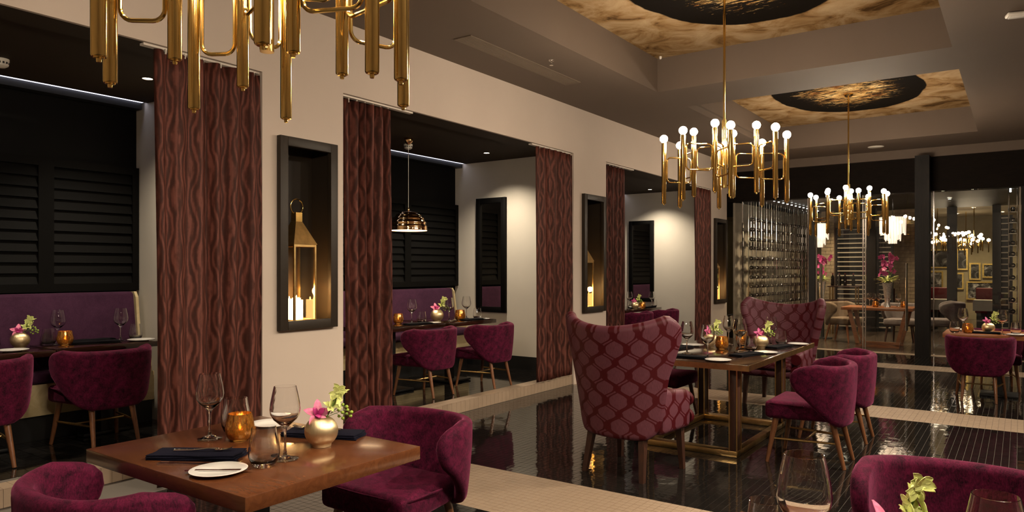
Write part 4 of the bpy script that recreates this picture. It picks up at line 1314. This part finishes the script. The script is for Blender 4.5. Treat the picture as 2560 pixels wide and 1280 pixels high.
GRP = dict(wine='wine glasses on the tables', tumbler='water tumblers on the tables', votive='amber candle holders', vase='small brass vases', orchid='pink orchids', magenta='magenta orchids', sprig='lime orchid sprigs',
           plate='white bread plates', napkin='folded napkins', black_napkin='folded black napkins', knife='table knives', fork='table forks')
def ware(kind, x, y, z, lab, rz=0.0, s=None):
    return place(kind, (x, y, z + 0.0008), rz, lab, CATS[kind], GRP[kind], s)
def posy(x, y, z, where, flower='orchid', rz=0.0, s=None):
    k = s or 1
    ware('vase', x, y, z, 'round brushed brass vase ' + where, 0, s)
    ware(flower, x - 0.012 * k, y - 0.01 * k, z + 0.115 * k, ('pink' if flower == 'orchid' else 'magenta') + ' orchid bloom in the brass vase ' + where, rz, s)
    ware('sprig', x + 0.012 * k, y + 0.008 * k, z + 0.115 * k, 'lime orchid sprig in the vase ' + where, rz, s)
# near walnut table
T1 = 'on the near walnut table'
ware('wine', -2.90, 1.80, 0.76, 'tall empty wine glass ' + T1 + ', beside the lit candle')
ware('wine', -2.345, 1.775, 0.76, 'tall empty wine glass ' + T1 + ', next to the brass vase')
ware('tumbler', -2.895, 1.925, 0.76, 'clear water tumbler ' + T1 + ', behind the lit candle', s=1.15)
ware('tumbler', -2.325, 1.665, 0.76, 'clear water tumbler ' + T1 + ', near its front edge', s=1.05)
ware('votive', -2.775, 1.865, 0.76, 'glowing amber candle holder ' + T1)
posy(-2.395, 1.995, 0.76, T1, 'orchid', R(20))
ware('plate', -2.385, 1.515, 0.76, 'white bread plate with knife at the front of the near walnut table', R(20), 0.92)
ware('plate', -2.905, 2.115, 0.76, 'white bread plate at the far side of the near walnut table', 0, 0.9)
ware('napkin', -2.66, 1.60, 0.76, 'folded navy napkin with fork at the front of the near walnut table', R(33))
ware('napkin', -2.54, 2.13, 0.76, 'folded navy napkin at the far side of the near walnut table, behind the vase', R(24))
ware('knife', -2.385, 1.515, 0.769, 'butter knife lying on the front bread plate of the near walnut table', R(38))
ware('fork', -2.63, 1.61, 0.7825, 'dinner fork on the front navy napkin of the near walnut table', R(36))
ware('fork', -2.58, 2.12, 0.7825, 'dinner fork on the navy napkin behind the vase', R(204))
ware('knife', -2.575, 1.565, 0.76, 'table knife beside the front navy napkin, closer to it', R(34), 1.3)
ware('knife', -2.55, 1.535, 0.76, 'table knife beside the front navy napkin, nearer the table edge', R(34), 1.3)
# bottom corner table
T2 = 'in the bottom corner'
ware('wine', -0.415, 1.775, 0.76, 'large wine glass ' + T2 + ', in front of the mosaic floor', s=1.07)
ware('tumbler', -0.54, 1.905, 0.76, 'water tumbler ' + T2 + ', half cut by the bottom edge', s=1.0)
ware('wine', -0.04, 1.742, 0.76, 'wine glass ' + T2 + ' before the velvet chair, only its rim showing')
posy(-0.245, 1.885, 0.76, T2, 'orchid', R(25))
# long table
T3 = 'on the long table'
for k, (kind, x, y, lab, rz, s) in enumerate([
    ('wine', -2.40, 6.06, 'wine glass ' + T3 + ', next to the near damask armchair', 0, 1), ('wine', -2.11, 5.78, 'wine glass ' + T3 + ', second from the near damask armchair', 0, 1),
    ('tumbler', -2.50, 5.90, 'water tumbler ' + T3 + ' peeping out behind the near damask armchair', 0, 1), ('plate', -2.60, 6.72, 'white plate on the wall side ' + 'of the long table', 0, 0.95),
    ('plate', -2.00, 5.72, 'white plate at the near end of the long table', 0, 0.95), ('black_napkin', -2.30, 5.78, 'black folded napkin at the near end of the long table', R(5), 1),
    ('votive', -2.28, 6.62, 'amber candle holder in the middle of the long table', 0, 1), ('votive', -2.28, 7.22, 'amber candle holder farther along the long table', 0, 1),
    ('wine', -2.06, 6.46, 'tall wine glass standing mid table between the brass vases of the long table', 0, 1.05), ('wine', -2.36, 7.05, 'wine glass on the far wall side of the long table', 0, 1.0),
    ('tumbler', -1.99, 6.56, 'water tumbler beside the farther brass vase of the long table', 0, 1.0), ('tumbler', -2.16, 6.86, 'water tumbler behind the tall glass mid long table', 0, 1.0),
    ('plate', -1.84, 6.50, 'white plate on the open edge of the long table, before the nearer velvet chair', 0, 0.9), ('black_napkin', -1.93, 6.24, 'black folded napkin on the open edge of the long table', R(75), 1),
    ('wine', -1.98, 7.16, 'wine glass before the far damask armchair', 0, 1.0), ('tumbler', -1.93, 7.33, 'water tumbler before the far damask armchair', 0, 1.0),
    ('black_napkin', -1.88, 7.06, 'black folded napkin toward the far end of the long table', R(80), 1), ('plate', -1.79, 7.42, 'white plate at the far corner of the long table', 0, 0.9),
    ('black_napkin', -2.62, 6.42, 'black folded napkin on the wall side of the long table', R(85), 1), ('knife', -1.93, 5.98, 'table knife lying on the bare near part of the long table', R(80), 1)]):
    ware(kind, x, y, 0.76, lab, rz, s)
posy(-2.46, 6.80, 0.76, 'on the wall side of the long table', 'magenta', R(10), 1.0)
posy(-2.0, 6.90, 0.76, 'on the open side of the long table', 'magenta', R(0), 1.0)
# corner table by the glass front
z = 0.745; T4 = 'on the timber table by the glass front'
for kind, x, y, lab, rz in [('tumbler', -0.64, 10.08, 'water tumbler at the end of the timber table by the glass front', 0), ('wine', -0.57, 10.36, 'wine glass behind the candle ' + T4, 0), ('plate', -0.57, 10.56, 'white plate at the far side of the timber table by the glass front', 0),
                            ('votive', -0.51, 10.14, 'amber candle holder ' + T4, 0), ('black_napkin', -0.36, 10.2, 'black folded napkin ' + T4, 0.1), ('wine', -0.17, 10.14, 'wine glass next to the vase ' + T4, 0),
                            ('tumbler', -0.04, 10.22, 'water tumbler nearest the outer end ' + T4, 0), ('plate', -0.02, 10.1, 'white plate nearest the outer end ' + T4, 0)]:
    ware(kind, x, y, z, lab, rz)
posy(-0.31, 10.32, z + 0.0, T4, 'magenta', R(0))
# first alcove
z = 0.875
posy(-6.54, 2.41, z, 'on the outer table of the first alcove', 'orchid', R(30))
ware('plate', -6.30, 2.27, z, 'white plate on the outer table of the first alcove')
ware('tumbler', -6.60, 2.24, z, 'water tumbler on the outer table of the first alcove, at the picture edge')
z = 0.88; T5 = 'on the first alcove table beside the curtain'
ware('wine', -6.57, 2.70, z, 'wine glass ' + T5 + ', behind the candle holder'); ware('tumbler', -6.50, 2.60, z, 'water tumbler ' + T5 + ', behind the candle holder')
ware('votive', -6.44, 2.70, z, 'amber candle holder ' + T5)
ware('black_napkin', -6.56, 2.97, z, 'black napkin ' + T5 + ', on its far side', R(82)); ware('black_napkin', -6.38, 2.92, z, 'black napkin ' + T5 + ', on its near side', R(70))
ware('wine', -6.42, 3.14, z, 'wine glass ' + T5 + ', close to the curtain'); ware('tumbler', -6.42, 3.27, z, 'water tumbler ' + T5 + ', close to the curtain')
ware('plate', -6.27, 3.24, z, 'white plate ' + T5)
# middle alcove
z = 0.875; T6 = 'on the table under the pendant lamp'
ware('votive', -5.92, 6.06, z, 'amber candle holder beside the gathered curtain, ' + T6); ware('wine', -5.79, 6.15, z, 'wine glass ' + T6); ware('black_napkin', -5.62, 6.08, z, 'black napkin ' + T6, R(80))
ware('tumbler', -5.70, 6.22, z, 'water tumbler ' + T6); ware('plate', -5.60, 6.32, z, 'white plate ' + T6, 0, 0.8)
z = 0.88; T7 = 'on the table before the middle alcove mirror'
posy(-5.76, 6.56, z, T7, 'orchid', R(25), 1.15); ware('wine', -5.62, 6.62, z, 'wine glass beside the vase ' + T7); ware('votive', -5.63, 6.84, z, 'amber candle holder ' + T7, 0, 1.1)
ware('black_napkin', -5.52, 6.95, z, 'black napkin ' + T7, R(85)); ware('wine', -5.74, 7.10, z, 'wine glass nearest the mirror ' + T7); ware('tumbler', -5.58, 7.12, z, 'water tumbler ' + T7); ware('plate', -5.5, 7.14, z, 'white plate ' + T7, 0, 0.8)
# far alcove
z = 0.82; T8 = 'on the far alcove table'
ware('wine', -5.80, 11.88, z, 'wine glass ' + T8 + ', next to the curtain'); ware('tumbler', -5.58, 11.47, z, 'water tumbler ' + T8 + ', next to the curtain'); posy(-5.47, 11.43, z, T8, 'magenta', 0)
ware('votive', -5.46, 11.70, z, 'amber candle holder ' + T8); ware('wine', -5.48, 12.15, z, 'wine glass ' + T8 + ', before the mirror'); ware('tumbler', -5.48, 12.25, z, 'water tumbler ' + T8 + ', before the mirror')
ware('black_napkin', -5.47, 12.0, z, 'black napkin ' + T8, R(88)); ware('plate', -5.55, 11.6, z, 'white plate ' + T8)

# ------------------------------------------------------------------ pendant lamp, ceiling fittings
r = empty('pendant_lamp', (-5.90, 6.21, 1.965))
prof = []
for k in range(25):
    a = R(88 - 84 * k / 24)
    rad = 0.222 * math.sin(a) ** 0.9; zz = 0.235 * math.cos(a)
    if 2 < k < 19:
        rad += 0.005 * (1 if (k // 2) % 2 else -1)
    prof.append((rad, zz))
prof = [(0.222, 0.0)] + prof + [(0.012, 0.238)]
mb = MB(); mb.lathe(prof, 40); s = mb.build('shade', 'rose_gold', r, 70)
mb = MB(); mb.lathe([(0.219, 0.002)] + [(0.214 * math.sin(R(88 - 84 * k / 12)) ** 0.9, 0.226 * math.cos(R(88 - 84 * k / 12))) for k in range(13)], 32); mb.build('lining', 'lamp_inside', r, 70)
mb = MB(); mb.ball((0, 0, 0.10), 0.045, 16, 10); mb.build('bulb', 'lens', r, 80)
mb = MB(); mb.lathe([(0.012, 0.236), (0.014, 0.25), (0.010, 0.27), (0.0, 0.272)], 12); mb.build('cap', 'rose_gold', r)
mb = MB(); mb.cone((0, 0, 0.27), (0, 0, 1.04), 0.0035, 0.0035, 8); mb.build('cord', 'white_plastic', r)
mb = MB(); mb.lathe([(0, 1.015), (0.02, 1.02), (0.05, 1.05), (0.055, 1.075), (0.05, 1.0935), (0, 1.0935)], 24); mb.build('ceiling_rose', 'rose_gold', r)
area_lamp('lamp', (0, 0, 0.02), 14, 0.1, r, (1, 0.75, 0.45), 140, radius=0.06)
tag(r, 'ribbed gold dome pendant lamp over the middle alcove table', 'pendant lamp')
def detector(x, y, z, lab):
    r = empty('smoke_detector', (x, y, z))
    mb = MB(); mb.lathe([(0, 0), (0.055, 0), (0.055, -0.02), (0.048, -0.05), (0.03, -0.062), (0, -0.064)], 24); mb.build('housing', 'white_plastic', r)
    for k in range(14):
        a = 2 * PI * k / 14
        mb = MB(); mb.box(0.049, 0.054, -0.006, 0.006, -0.038, -0.024); o = mb.build('slot', 'black', r, 0); o.rotation_euler = (0, 0, a)
    tag(r, lab, 'smoke detector', 'smoke detectors')
detector(-6.15, 2.14, 3.06, 'white smoke detector on the first alcove ceiling')
detector(-6.20, 6.52, 3.06, 'white smoke detector behind the pendant lamp cord')
r = empty('air_vent', (-4.18, 6.11, CZ))
mb = MB()
for q in ((-0.10, 0.10, -1.0, -0.975), (-0.10, 0.10, 0.975, 1.0), (-0.10, -0.078, -0.975, 0.975), (0.078, 0.10, -0.975, 0.975)):
    mb.box(q[0], q[1], q[2], q[3], -0.008, -0.0005)
mb.build('frame', 'vent', r, 0)
mb = MB(); mb.box(-0.08, 0.08, -0.98, 0.98, -0.003, -0.0008); mb.build('backing', 'brown_dark', r, 0)
for k in range(9):
    x = -0.072 + k * 0.018
    mb = MB(); mb.box(-0.0055, 0.0055, -0.975, 0.975, -0.007, -0.003); o = mb.build('slat', 'vent', r, 0); o.location = (x, 0, 0)
tag(r, 'long taupe slotted air vent in the ceiling beside the coffer', 'air vent')
def sprinkler(x, y, z, lab):
    r = empty('sprinkler', (x, y, z))
    mb = MB(); mb.lathe([(0, 0), (0.03, 0), (0.028, -0.006), (0.01, -0.008), (0.01, -0.02), (0, -0.02)], 16); mb.build('escutcheon', 'steel', r)
    mb = MB(); mb.tube([(0.009, 0, -0.018), (0.016, 0, -0.032), (0.004, 0, -0.05)], 0.003, 6); mb.tube([(-0.009, 0, -0.018), (-0.016, 0, -0.032), (-0.004, 0, -0.05)], 0.003, 6); mb.build('arms', 'steel', r)
    mb = MB(); mb.lathe([(0, -0.05), (0.02, -0.05), (0.02, -0.053), (0, -0.053)], 14); mb.build('deflector', 'steel', r)
    tag(r, lab, 'sprinkler', 'ceiling sprinklers')
sprinkler(-3.9, 6.2, CZ, 'steel sprinkler head between air vent and coffer')
mb = MB(); mb.lathe([(0, 0), (0.125, 0), (0.13, -0.004), (0.12, -0.012), (0, -0.016)], 32)
o = mb.build('ceiling_speaker', 'white_plastic', None, 50, (-2.04, 13.8, CZ)); tag(o, 'round white ceiling speaker past the farthest coffer', 'speaker')
r = empty('emergency_light', (0.03, 7.30, CZ), R(15))
mb = MB(); mb.rbox(-0.13, 0.13, -0.05, 0.05, -0.035, -0.002, 0.015, 3); mb.build('housing', 'white_plastic', r)
mb = MB(); mb.rbox(-0.11, 0.11, -0.035, 0.035, -0.042, -0.034, 0.004, 2); mb.build('diffuser', 'china', r)
tag(r, 'small white oblong ceiling fitting at the top corner', 'ceiling light')
mb = MB(); mb.lathe([(0, 0), (0.016, 0), (0.016, -0.02), (0.010, -0.03), (0, -0.032)], 14)
o = mb.build('ceiling_sensor', 'white_plastic', None, 40, (-3.49, 7.98, CT - 0.001)); tag(o, 'tiny sensor in the coffer corner above the long table', 'sensor')

# ------------------------------------------------------------------ the room behind the glass
t = empty('timber_table', (-2.26, 15.75, 0))
mb = MB(); mb.rbox(-0.62, 0.62, -0.48, 0.48, 0.72, 0.775, 0.004, 2); mb.build('tabletop', 'timber', t)
for sy in (-0.30, 0.30):
    for sx in (-1, 1):
        mb = MB(); mb.add([(sx * 0.50 + a * 0.035, sy + b * 0.04, 0.72) for a, b in ((-1, -1), (1, -1), (1, 1), (-1, 1))] + [(sx * 0.34 + a * 0.035, sy + b * 0.04, 0.04) for a, b in ((-1, -1), (1, -1), (1, 1), (-1, 1))],
                          [(0, 1, 2, 3), (7, 6, 5, 4)] + [(k, k + 4, (k + 1) % 4 + 4, (k + 1) % 4) for k in range(4)]); mb.build('leg', 'timber', t, 0)
    mb = MB(); mb.box(-0.38, 0.38, sy - 0.04, sy + 0.04, 0.001, 0.055); mb.build('floor_bar', 'timber', t, 0)
tag(t, 'warm timber table with slanting legs behind the glass doors', 'table')
place('brown_chair', (-3.05, 16.35, 0), R(-110), 'brown fabric armchair beside the timber table behind the glass', 'armchair', 'far armchairs', 1.12)
place('grey_chair', (-1.22, 16.55, 0), R(95), 'grey fabric armchair behind the glass panel past the column', 'armchair', 'far armchairs', 1.18)
place('grey_chair', (-2.0, 16.75, 0), R(180), 'dark grey armchair at the far side of the timber table behind the glass', 'armchair', 'far armchairs', 1.1)
def tall_vase(x, y, z, lab):
    mb = MB(); mb.lathe([(0, 0), (0.06, 0), (0.055, 0.02), (0.045, 0.05), (0.05, 0.15), (0.075, 0.35), (0.095, 0.47), (0.088, 0.47), (0.04, 0.2), (0, 0.19)], 20)
    o = mb.build('tall_vase', 'silver_vase', None, 60, (x, y, z)); tag(o, 'tall crackled silver vase ' + lab, 'vase', 'tall silver vases')
    r = empty('orchid_bouquet', (x, y, z + 0.47)); rg = random.Random(int(abs(x) * 100))
    mb = MB()
    for k in range(9):
        a = rg.uniform(0, 2 * PI); mb.tube([(0, 0, -0.25), (0.03 * math.cos(a), 0.03 * math.sin(a), 0.05), (0.11 * math.cos(a), 0.11 * math.sin(a), 0.30)], 0.004, 5)
    mb.build('stems', 'stem_green', r)
    for k in range(26):
        p = Vector((rg.gauss(0, 0.07), rg.gauss(0, 0.07), rg.uniform(0.16, 0.56)))
        mb = MB(); f = Vector((rg.gauss(0, 1), -1.2, rg.gauss(0, 0.5))).normalized(); a1 = f.orthogonal().normalized(); a2 = f.cross(a1)
        for q in range(5):
            an = 2 * PI * q / 5; petal(mb, p, a1 * math.cos(an) + a2 * math.sin(an) + f * 0.3, f, 0.055, 0.045, 0.2, 3)
        mb.build('blossom', 'petal_magenta', r, 60)
    mb = MB()
    for k in range(60):
        a = rg.uniform(0, 2 * PI); petal(mb, (0, 0, rg.uniform(0, 0.05)), (math.cos(a), math.sin(a), rg.uniform(0.1, 1.2)), (0, 0, 1), rg.uniform(0.12, 0.24), 0.03, 0.3, 4)
    mb.build('leaves', 'petal_green', r, 60)['kind'] = 'stuff'
    tag(r, 'magenta orchid bouquet with lime leaves in the tall vase ' + lab, 'bouquet', 'tall orchid bouquets')
tall_vase(-2.12, 15.7, 0.776, 'on the timber table')
t = empty('side_table', (-3.55, 16.85, 0))
mb = MB(); mb.lathe([(0, 0.74), (0.30, 0.74), (0.30, 0.775), (0, 0.775)], 28); mb.build('tabletop', 'dark_leg', t)
mb = MB(); mb.cone((0, 0, 0.02), (0, 0, 0.74), 0.035, 0.035, 12); mb.build('pedestal', 'black', t)
mb = MB(); mb.lathe([(0, 0), (0.2, 0), (0.2, 0.02), (0, 0.025)], 24); mb.build('foot', 'black', t)
tag(t, 'small round side table by the wine wall behind the glass', 'table')
tall_vase(-3.57, 16.85, 0.776, 'beside the wine wall')
for i, (x, y, k) in enumerate([(-2.55, 15.9, 'wine'), (-2.48, 16.0, 'wine'), (-2.40, 15.92, 'wine'), (-1.96, 15.95, 'wine'), (-2.30, 15.95, 'wine')]):
    ware('wine', x, y, 0.776, 'wine glass on the timber table behind the glass, %s of five' % ['leftmost', 'second from the left', 'third from the left', 'rightmost', 'second from the right'][i], 0, 0.9)
ware('votive', -2.30, 15.5, 0.776, 'small amber candle holder before the tall vase on the timber table'); ware('votive', -1.82, 15.6, 0.776, 'small amber candle holder at the end of the timber table')
def cascade(x, y, z, lab, w_=0.23):
    r = empty('glass_fringe_lamp', (x, y, z))
    for ring, (rad, ln, n) in enumerate(((w_, 0.34, 26), (w_ * 0.62, 0.46, 18), (w_ * 0.3, 0.54, 10))):
        mb = MB()
        for k in range(n):
            a = 2 * PI * k / n; mb.cone((rad * math.cos(a), rad * math.sin(a), -ln - 0.03 * math.sin(5 * a)), (rad * math.cos(a), rad * math.sin(a), 0), 0.014, 0.020, 6)
        mb.build('fringe_ring', 'cascade', r)
    mb = MB(); mb.lathe([(0, 0), (w_ + 0.02, 0), (w_ + 0.02, 0.02), (0, 0.02)], 24); mb.build('top_plate', 'steel', r)
    mb = MB(); mb.cone((0, 0, 0.02), (0, 0, 3.0 - z - 0.001), 0.005, 0.005, 6); mb.build('cord', 'steel', r)
    tag(r, lab, 'pendant lamp', 'glass fringe lamps')
cascade(-2.13, 16.5, 2.58, 'white glass fringe pendant over the timber table'); cascade(-3.74, 17.5, 2.56, 'white glass fringe pendant beside the wine wall', 0.17)
def screen(x0, x1, y, z1, lab, n=22):
    r = empty('louvre_screen', ((x0 + x1) / 2, y, 0)); hw = (x1 - x0) / 2
    for q in ((-hw, -hw + 0.05), (hw - 0.05, hw)):
        mb = MB(); mb.box(q[0], q[1], -0.04, 0.04, 0, z1); mb.build('stile', 'black', r, 0)
    mb = MB(); mb.box(-hw + 0.05, hw - 0.05, 0.03, 0.04, 0, z1); mb.build('backing', 'black', r, 0)
    me = None
    for k in range(n):
        z = 0.1 + (z1 - 0.15) * k / (n - 1)
        if me is None:
            mb = MB(); mb.box(-hw + 0.05, hw - 0.05, -0.035, 0.03, -0.012, 0.012); o = mb.build('slat', 'slat_grey', r, 0); me = o.data
        else:
            o = bpy.data.objects.new('slat', me); COL.objects.link(o); o.parent = r
        o.location = (0, 0, z)
    tag(r, lab, 'screen', 'louvred screens behind the glass')
screen(-3.80, -3.05, 19.5, 2.56, 'wide dark screen of bright horizontal slats behind the bottle cart'); screen(-2.86, -2.50, 19.5, 2.56, 'narrow dark screen of bright slats behind the tall bouquet'); screen(-0.36, -0.12, 17.5, 2.6, 'dark slatted shelf tower next to the outer bottle stand')
mb = MB(); mb.box(-3.06, -2.86, 19.3, 19.5, 0, 3.0); struct(mb, 'column_far', 'column', 'dark post between the slatted screens', 'column')
def brick_panel(x0, x1, y, z0, z1, name, lab, bw=0.22, bh=0.09):
    mb = MB(); mb.box(x0, x1, y + 0.02, y + 0.2, z0, z1); w_ = struct(mb, name, 'grout_pale', lab, 'wall')
    me = {}
    for j in range(int((z1 - z0) / bh)):
        off = (j % 2) * bw / 2
        x = x0 - off
        while x < x1 - 0.02:
            a, b = max(x, x0) + 0.004, min(x + bw, x1) - 0.004
            if b - a > 0.03:
                k = round(b - a, 3)
                if k not in me:
                    m_ = MB(); m_.box(0, k, 0, 0.03, 0.004, bh - 0.004); o = m_.build('brick', 'brick', w_, 0); me[k] = o.data
                else:
                    o = bpy.data.objects.new('brick', me[k]); COL.objects.link(o); o.parent = w_
                o.location = (a, y + random.uniform(-0.004, 0.004), z0 + j * bh)
            x += bw
    return w_
brick_panel(-4.10, -3.80, 19.3, 0, 2.98, 'wall_brick_pier', 'pale brick pier beside the slatted screen behind the glass')
brick_panel(-2.50, -1.75, 19.7, 0, 2.98, 'wall_brick', 'pale brick wall behind the tall bouquet')
for x0, x1 in ((-1.42, -1.22), (-0.52, -0.36)):
    mb = MB(); mb.box(x0, x1, 19.9, 20.1, 0, 3.1); struct(mb, 'column_lounge', 'black', 'black post %s the far lounge opening' % ('dividing' if x0 < -1 else 'closing'), 'column')
t = empty('bottle_cart', (-3.38, 18.3, 0))
mb = MB(); mb.rbox(-0.33, 0.33, -0.2, 0.2, 1.10, 1.125, 0.004, 2); mb.build('top_shelf', 'dark_leg', t)
mb = MB(); mb.rbox(-0.45, 0.45, -0.25, 0.25, 0.775, 0.80, 0.004, 2); mb.build('lower_shelf', 'dark_leg', t)
for sx in (-0.28, 0.28):
    for sy in (-0.16, 0.16):
        mb = MB(); mb.cone((sx, sy, 0), (sx, sy, 1.10), 0.016, 0.016, 8); mb.build('leg', 'brass_dim', t)
tag(t, 'dark two tier bottle cart before the slatted screen', 'cart')
for i, (dx, lab) in enumerate(((-0.25, 'at its left end'), (-0.1, 'second'), (0.02, 'in the middle'), (0.20, 'at its right end'))):
    place('bottle', (-3.38 + dx, 18.3, 1.1258), 0, 'upright bottle on the bottle cart top, ' + lab, 'bottle', 'bottles on the cart')
# far lounge: prints in gilt frames, benches, chandelier bulbs
def picture(x0, x1, z0, z1, lab, seed):
    r = empty('framed_print', ((x0 + x1) / 2, 25.99, z0)); hw, H, fw = (x1 - x0) / 2, z1 - z0, 0.045
    for q in ((-hw, -hw + fw, 0, H), (hw - fw, hw, 0, H), (-hw + fw, hw - fw, 0, fw), (-hw + fw, hw - fw, H - fw, H)):
        mb = MB(); mb.box(q[0], q[1], -0.04, 0, q[2], q[3]); mb.build('frame_bar', 'gilt', r, 0)
    mb = MB(); mb.box(-hw + fw, hw - fw, -0.015, 0, fw, H - fw); mb.build('print', photo_print('print %d' % seed, seed * 0.7), r, 0)
    tag(r, lab, 'picture', 'gilt framed prints')
k = 26 / 24
for i, (a, b, c_, d, lab) in enumerate([(-2.4, -1.66, 1.55, 2.1, 'high dark print next to the dark column'), (-2.4, -1.80, 0.50, 1.47, 'large dark print with a pale shape beside the column'), (-1.48, -1.20, 1.50, 2.1, 'narrow dark print behind the black post'), (-1.50, -1.30, 0.95, 1.42, 'small print low behind the black post'),
                                 (-1.17, -0.90, 1.22, 1.70, 'upright grey print in the upper row'), (-0.86, -0.45, 1.28, 1.68, 'wide grey print in the upper row'), (-1.24, -0.45, 0.66, 1.18, 'wide black and white print in the lower row')]):
    picture(a * k, b * k, 1.5 + (c_ - 1.5) * k, 1.5 + (d - 1.5) * k, 'gilt framed ' + lab, i)
for x0, x1, y, lab in ((-2.3, -1.6, 22.5, 'behind the dark column'), (-0.95, -0.4, 22.5, 'beside the slatted shelf tower'), (-3.0, -2.1, 20.4, 'behind the tall bouquet')):
    r = empty('red_bench', ((x0 + x1) / 2, y, 0)); hw = (x1 - x0) / 2
    mb = MB(); mb.rbox(-hw, hw, 0.0, 0.18, 0.42, 1.03, 0.03, 3); mb.build('back', 'red_leather', r)
    mb = MB(); mb.rbox(-hw, hw, -0.45, 0.0, 0.38, 0.50, 0.03, 3); mb.build('seat', 'red_leather', r)
    mb = MB(); mb.box(-hw + 0.03, hw - 0.03, -0.42, 0.12, 0, 0.38); mb.build('base', 'black', r)
    tag(r, 'dark red bench ' + lab, 'bench', 'red benches')
for x, y, lab in ((-1.75, 21.2, 'beyond the dark column'), (-0.62, 21.2, 'beside the slatted shelf tower')):
    r = empty('cloth_table', (x, y, 0))
    mb = MB(); mb.rbox(-0.32, 0.32, -0.32, 0.32, 0.72, 0.76, 0.006, 2); mb.build('tabletop', 'white_linen', r)
    mb = MB(); mb.box(-0.325, 0.325, -0.328, -0.322, 0.50, 0.755); mb.build('cloth_drop', 'white_linen', r, 0)
    mb = MB(); mb.box(-0.04, 0.04, -0.04, 0.04, 0, 0.72); mb.build('pedestal', 'black', r, 0)
    tag(r, 'white clothed table in the far lounge ' + lab, 'table', 'clothed tables')
rg = random.Random(4)
for cx, cy, lab in ((-1.75, 21.6, 'between column and black post'), (-0.95, 21.6, 'before the prints'), (-1.25, 24.0, 'farthest in the lounge')):
    r = empty('bulb_chandelier', (cx, cy, 2.3))
    for k in range(11):
        a = 2 * PI * k / 11; rad = 0.36 if k % 2 else 0.18; z = rg.uniform(-0.12, 0.16)
        mb = MB(); mb.cone((rad * math.cos(a), rad * math.sin(a), z - 0.28), (rad * math.cos(a), rad * math.sin(a), z), 0.014, 0.014, 8); tb = mb.build('tube', 'brass', r)
        mb = MB(); mb.ball((rad * math.cos(a), rad * math.sin(a), z + 0.03), 0.042, 10, 7); mb.build('bulb', 'far_bulb', tb, 80)
        mb = MB(); mb.tube([(0, 0, 0), (rad * math.cos(a), rad * math.sin(a), z - 0.1)], 0.006, 5); mb.build('arm', 'brass', r)
    mb = MB(); mb.cone((0, 0, -0.1), (0, 0, 0.849), 0.01, 0.01, 8); mb.build('drop_rod', 'brass', r)
    tag(r, 'brass bulb chandelier of the far lounge ' + lab, 'chandelier', 'far lounge chandeliers')
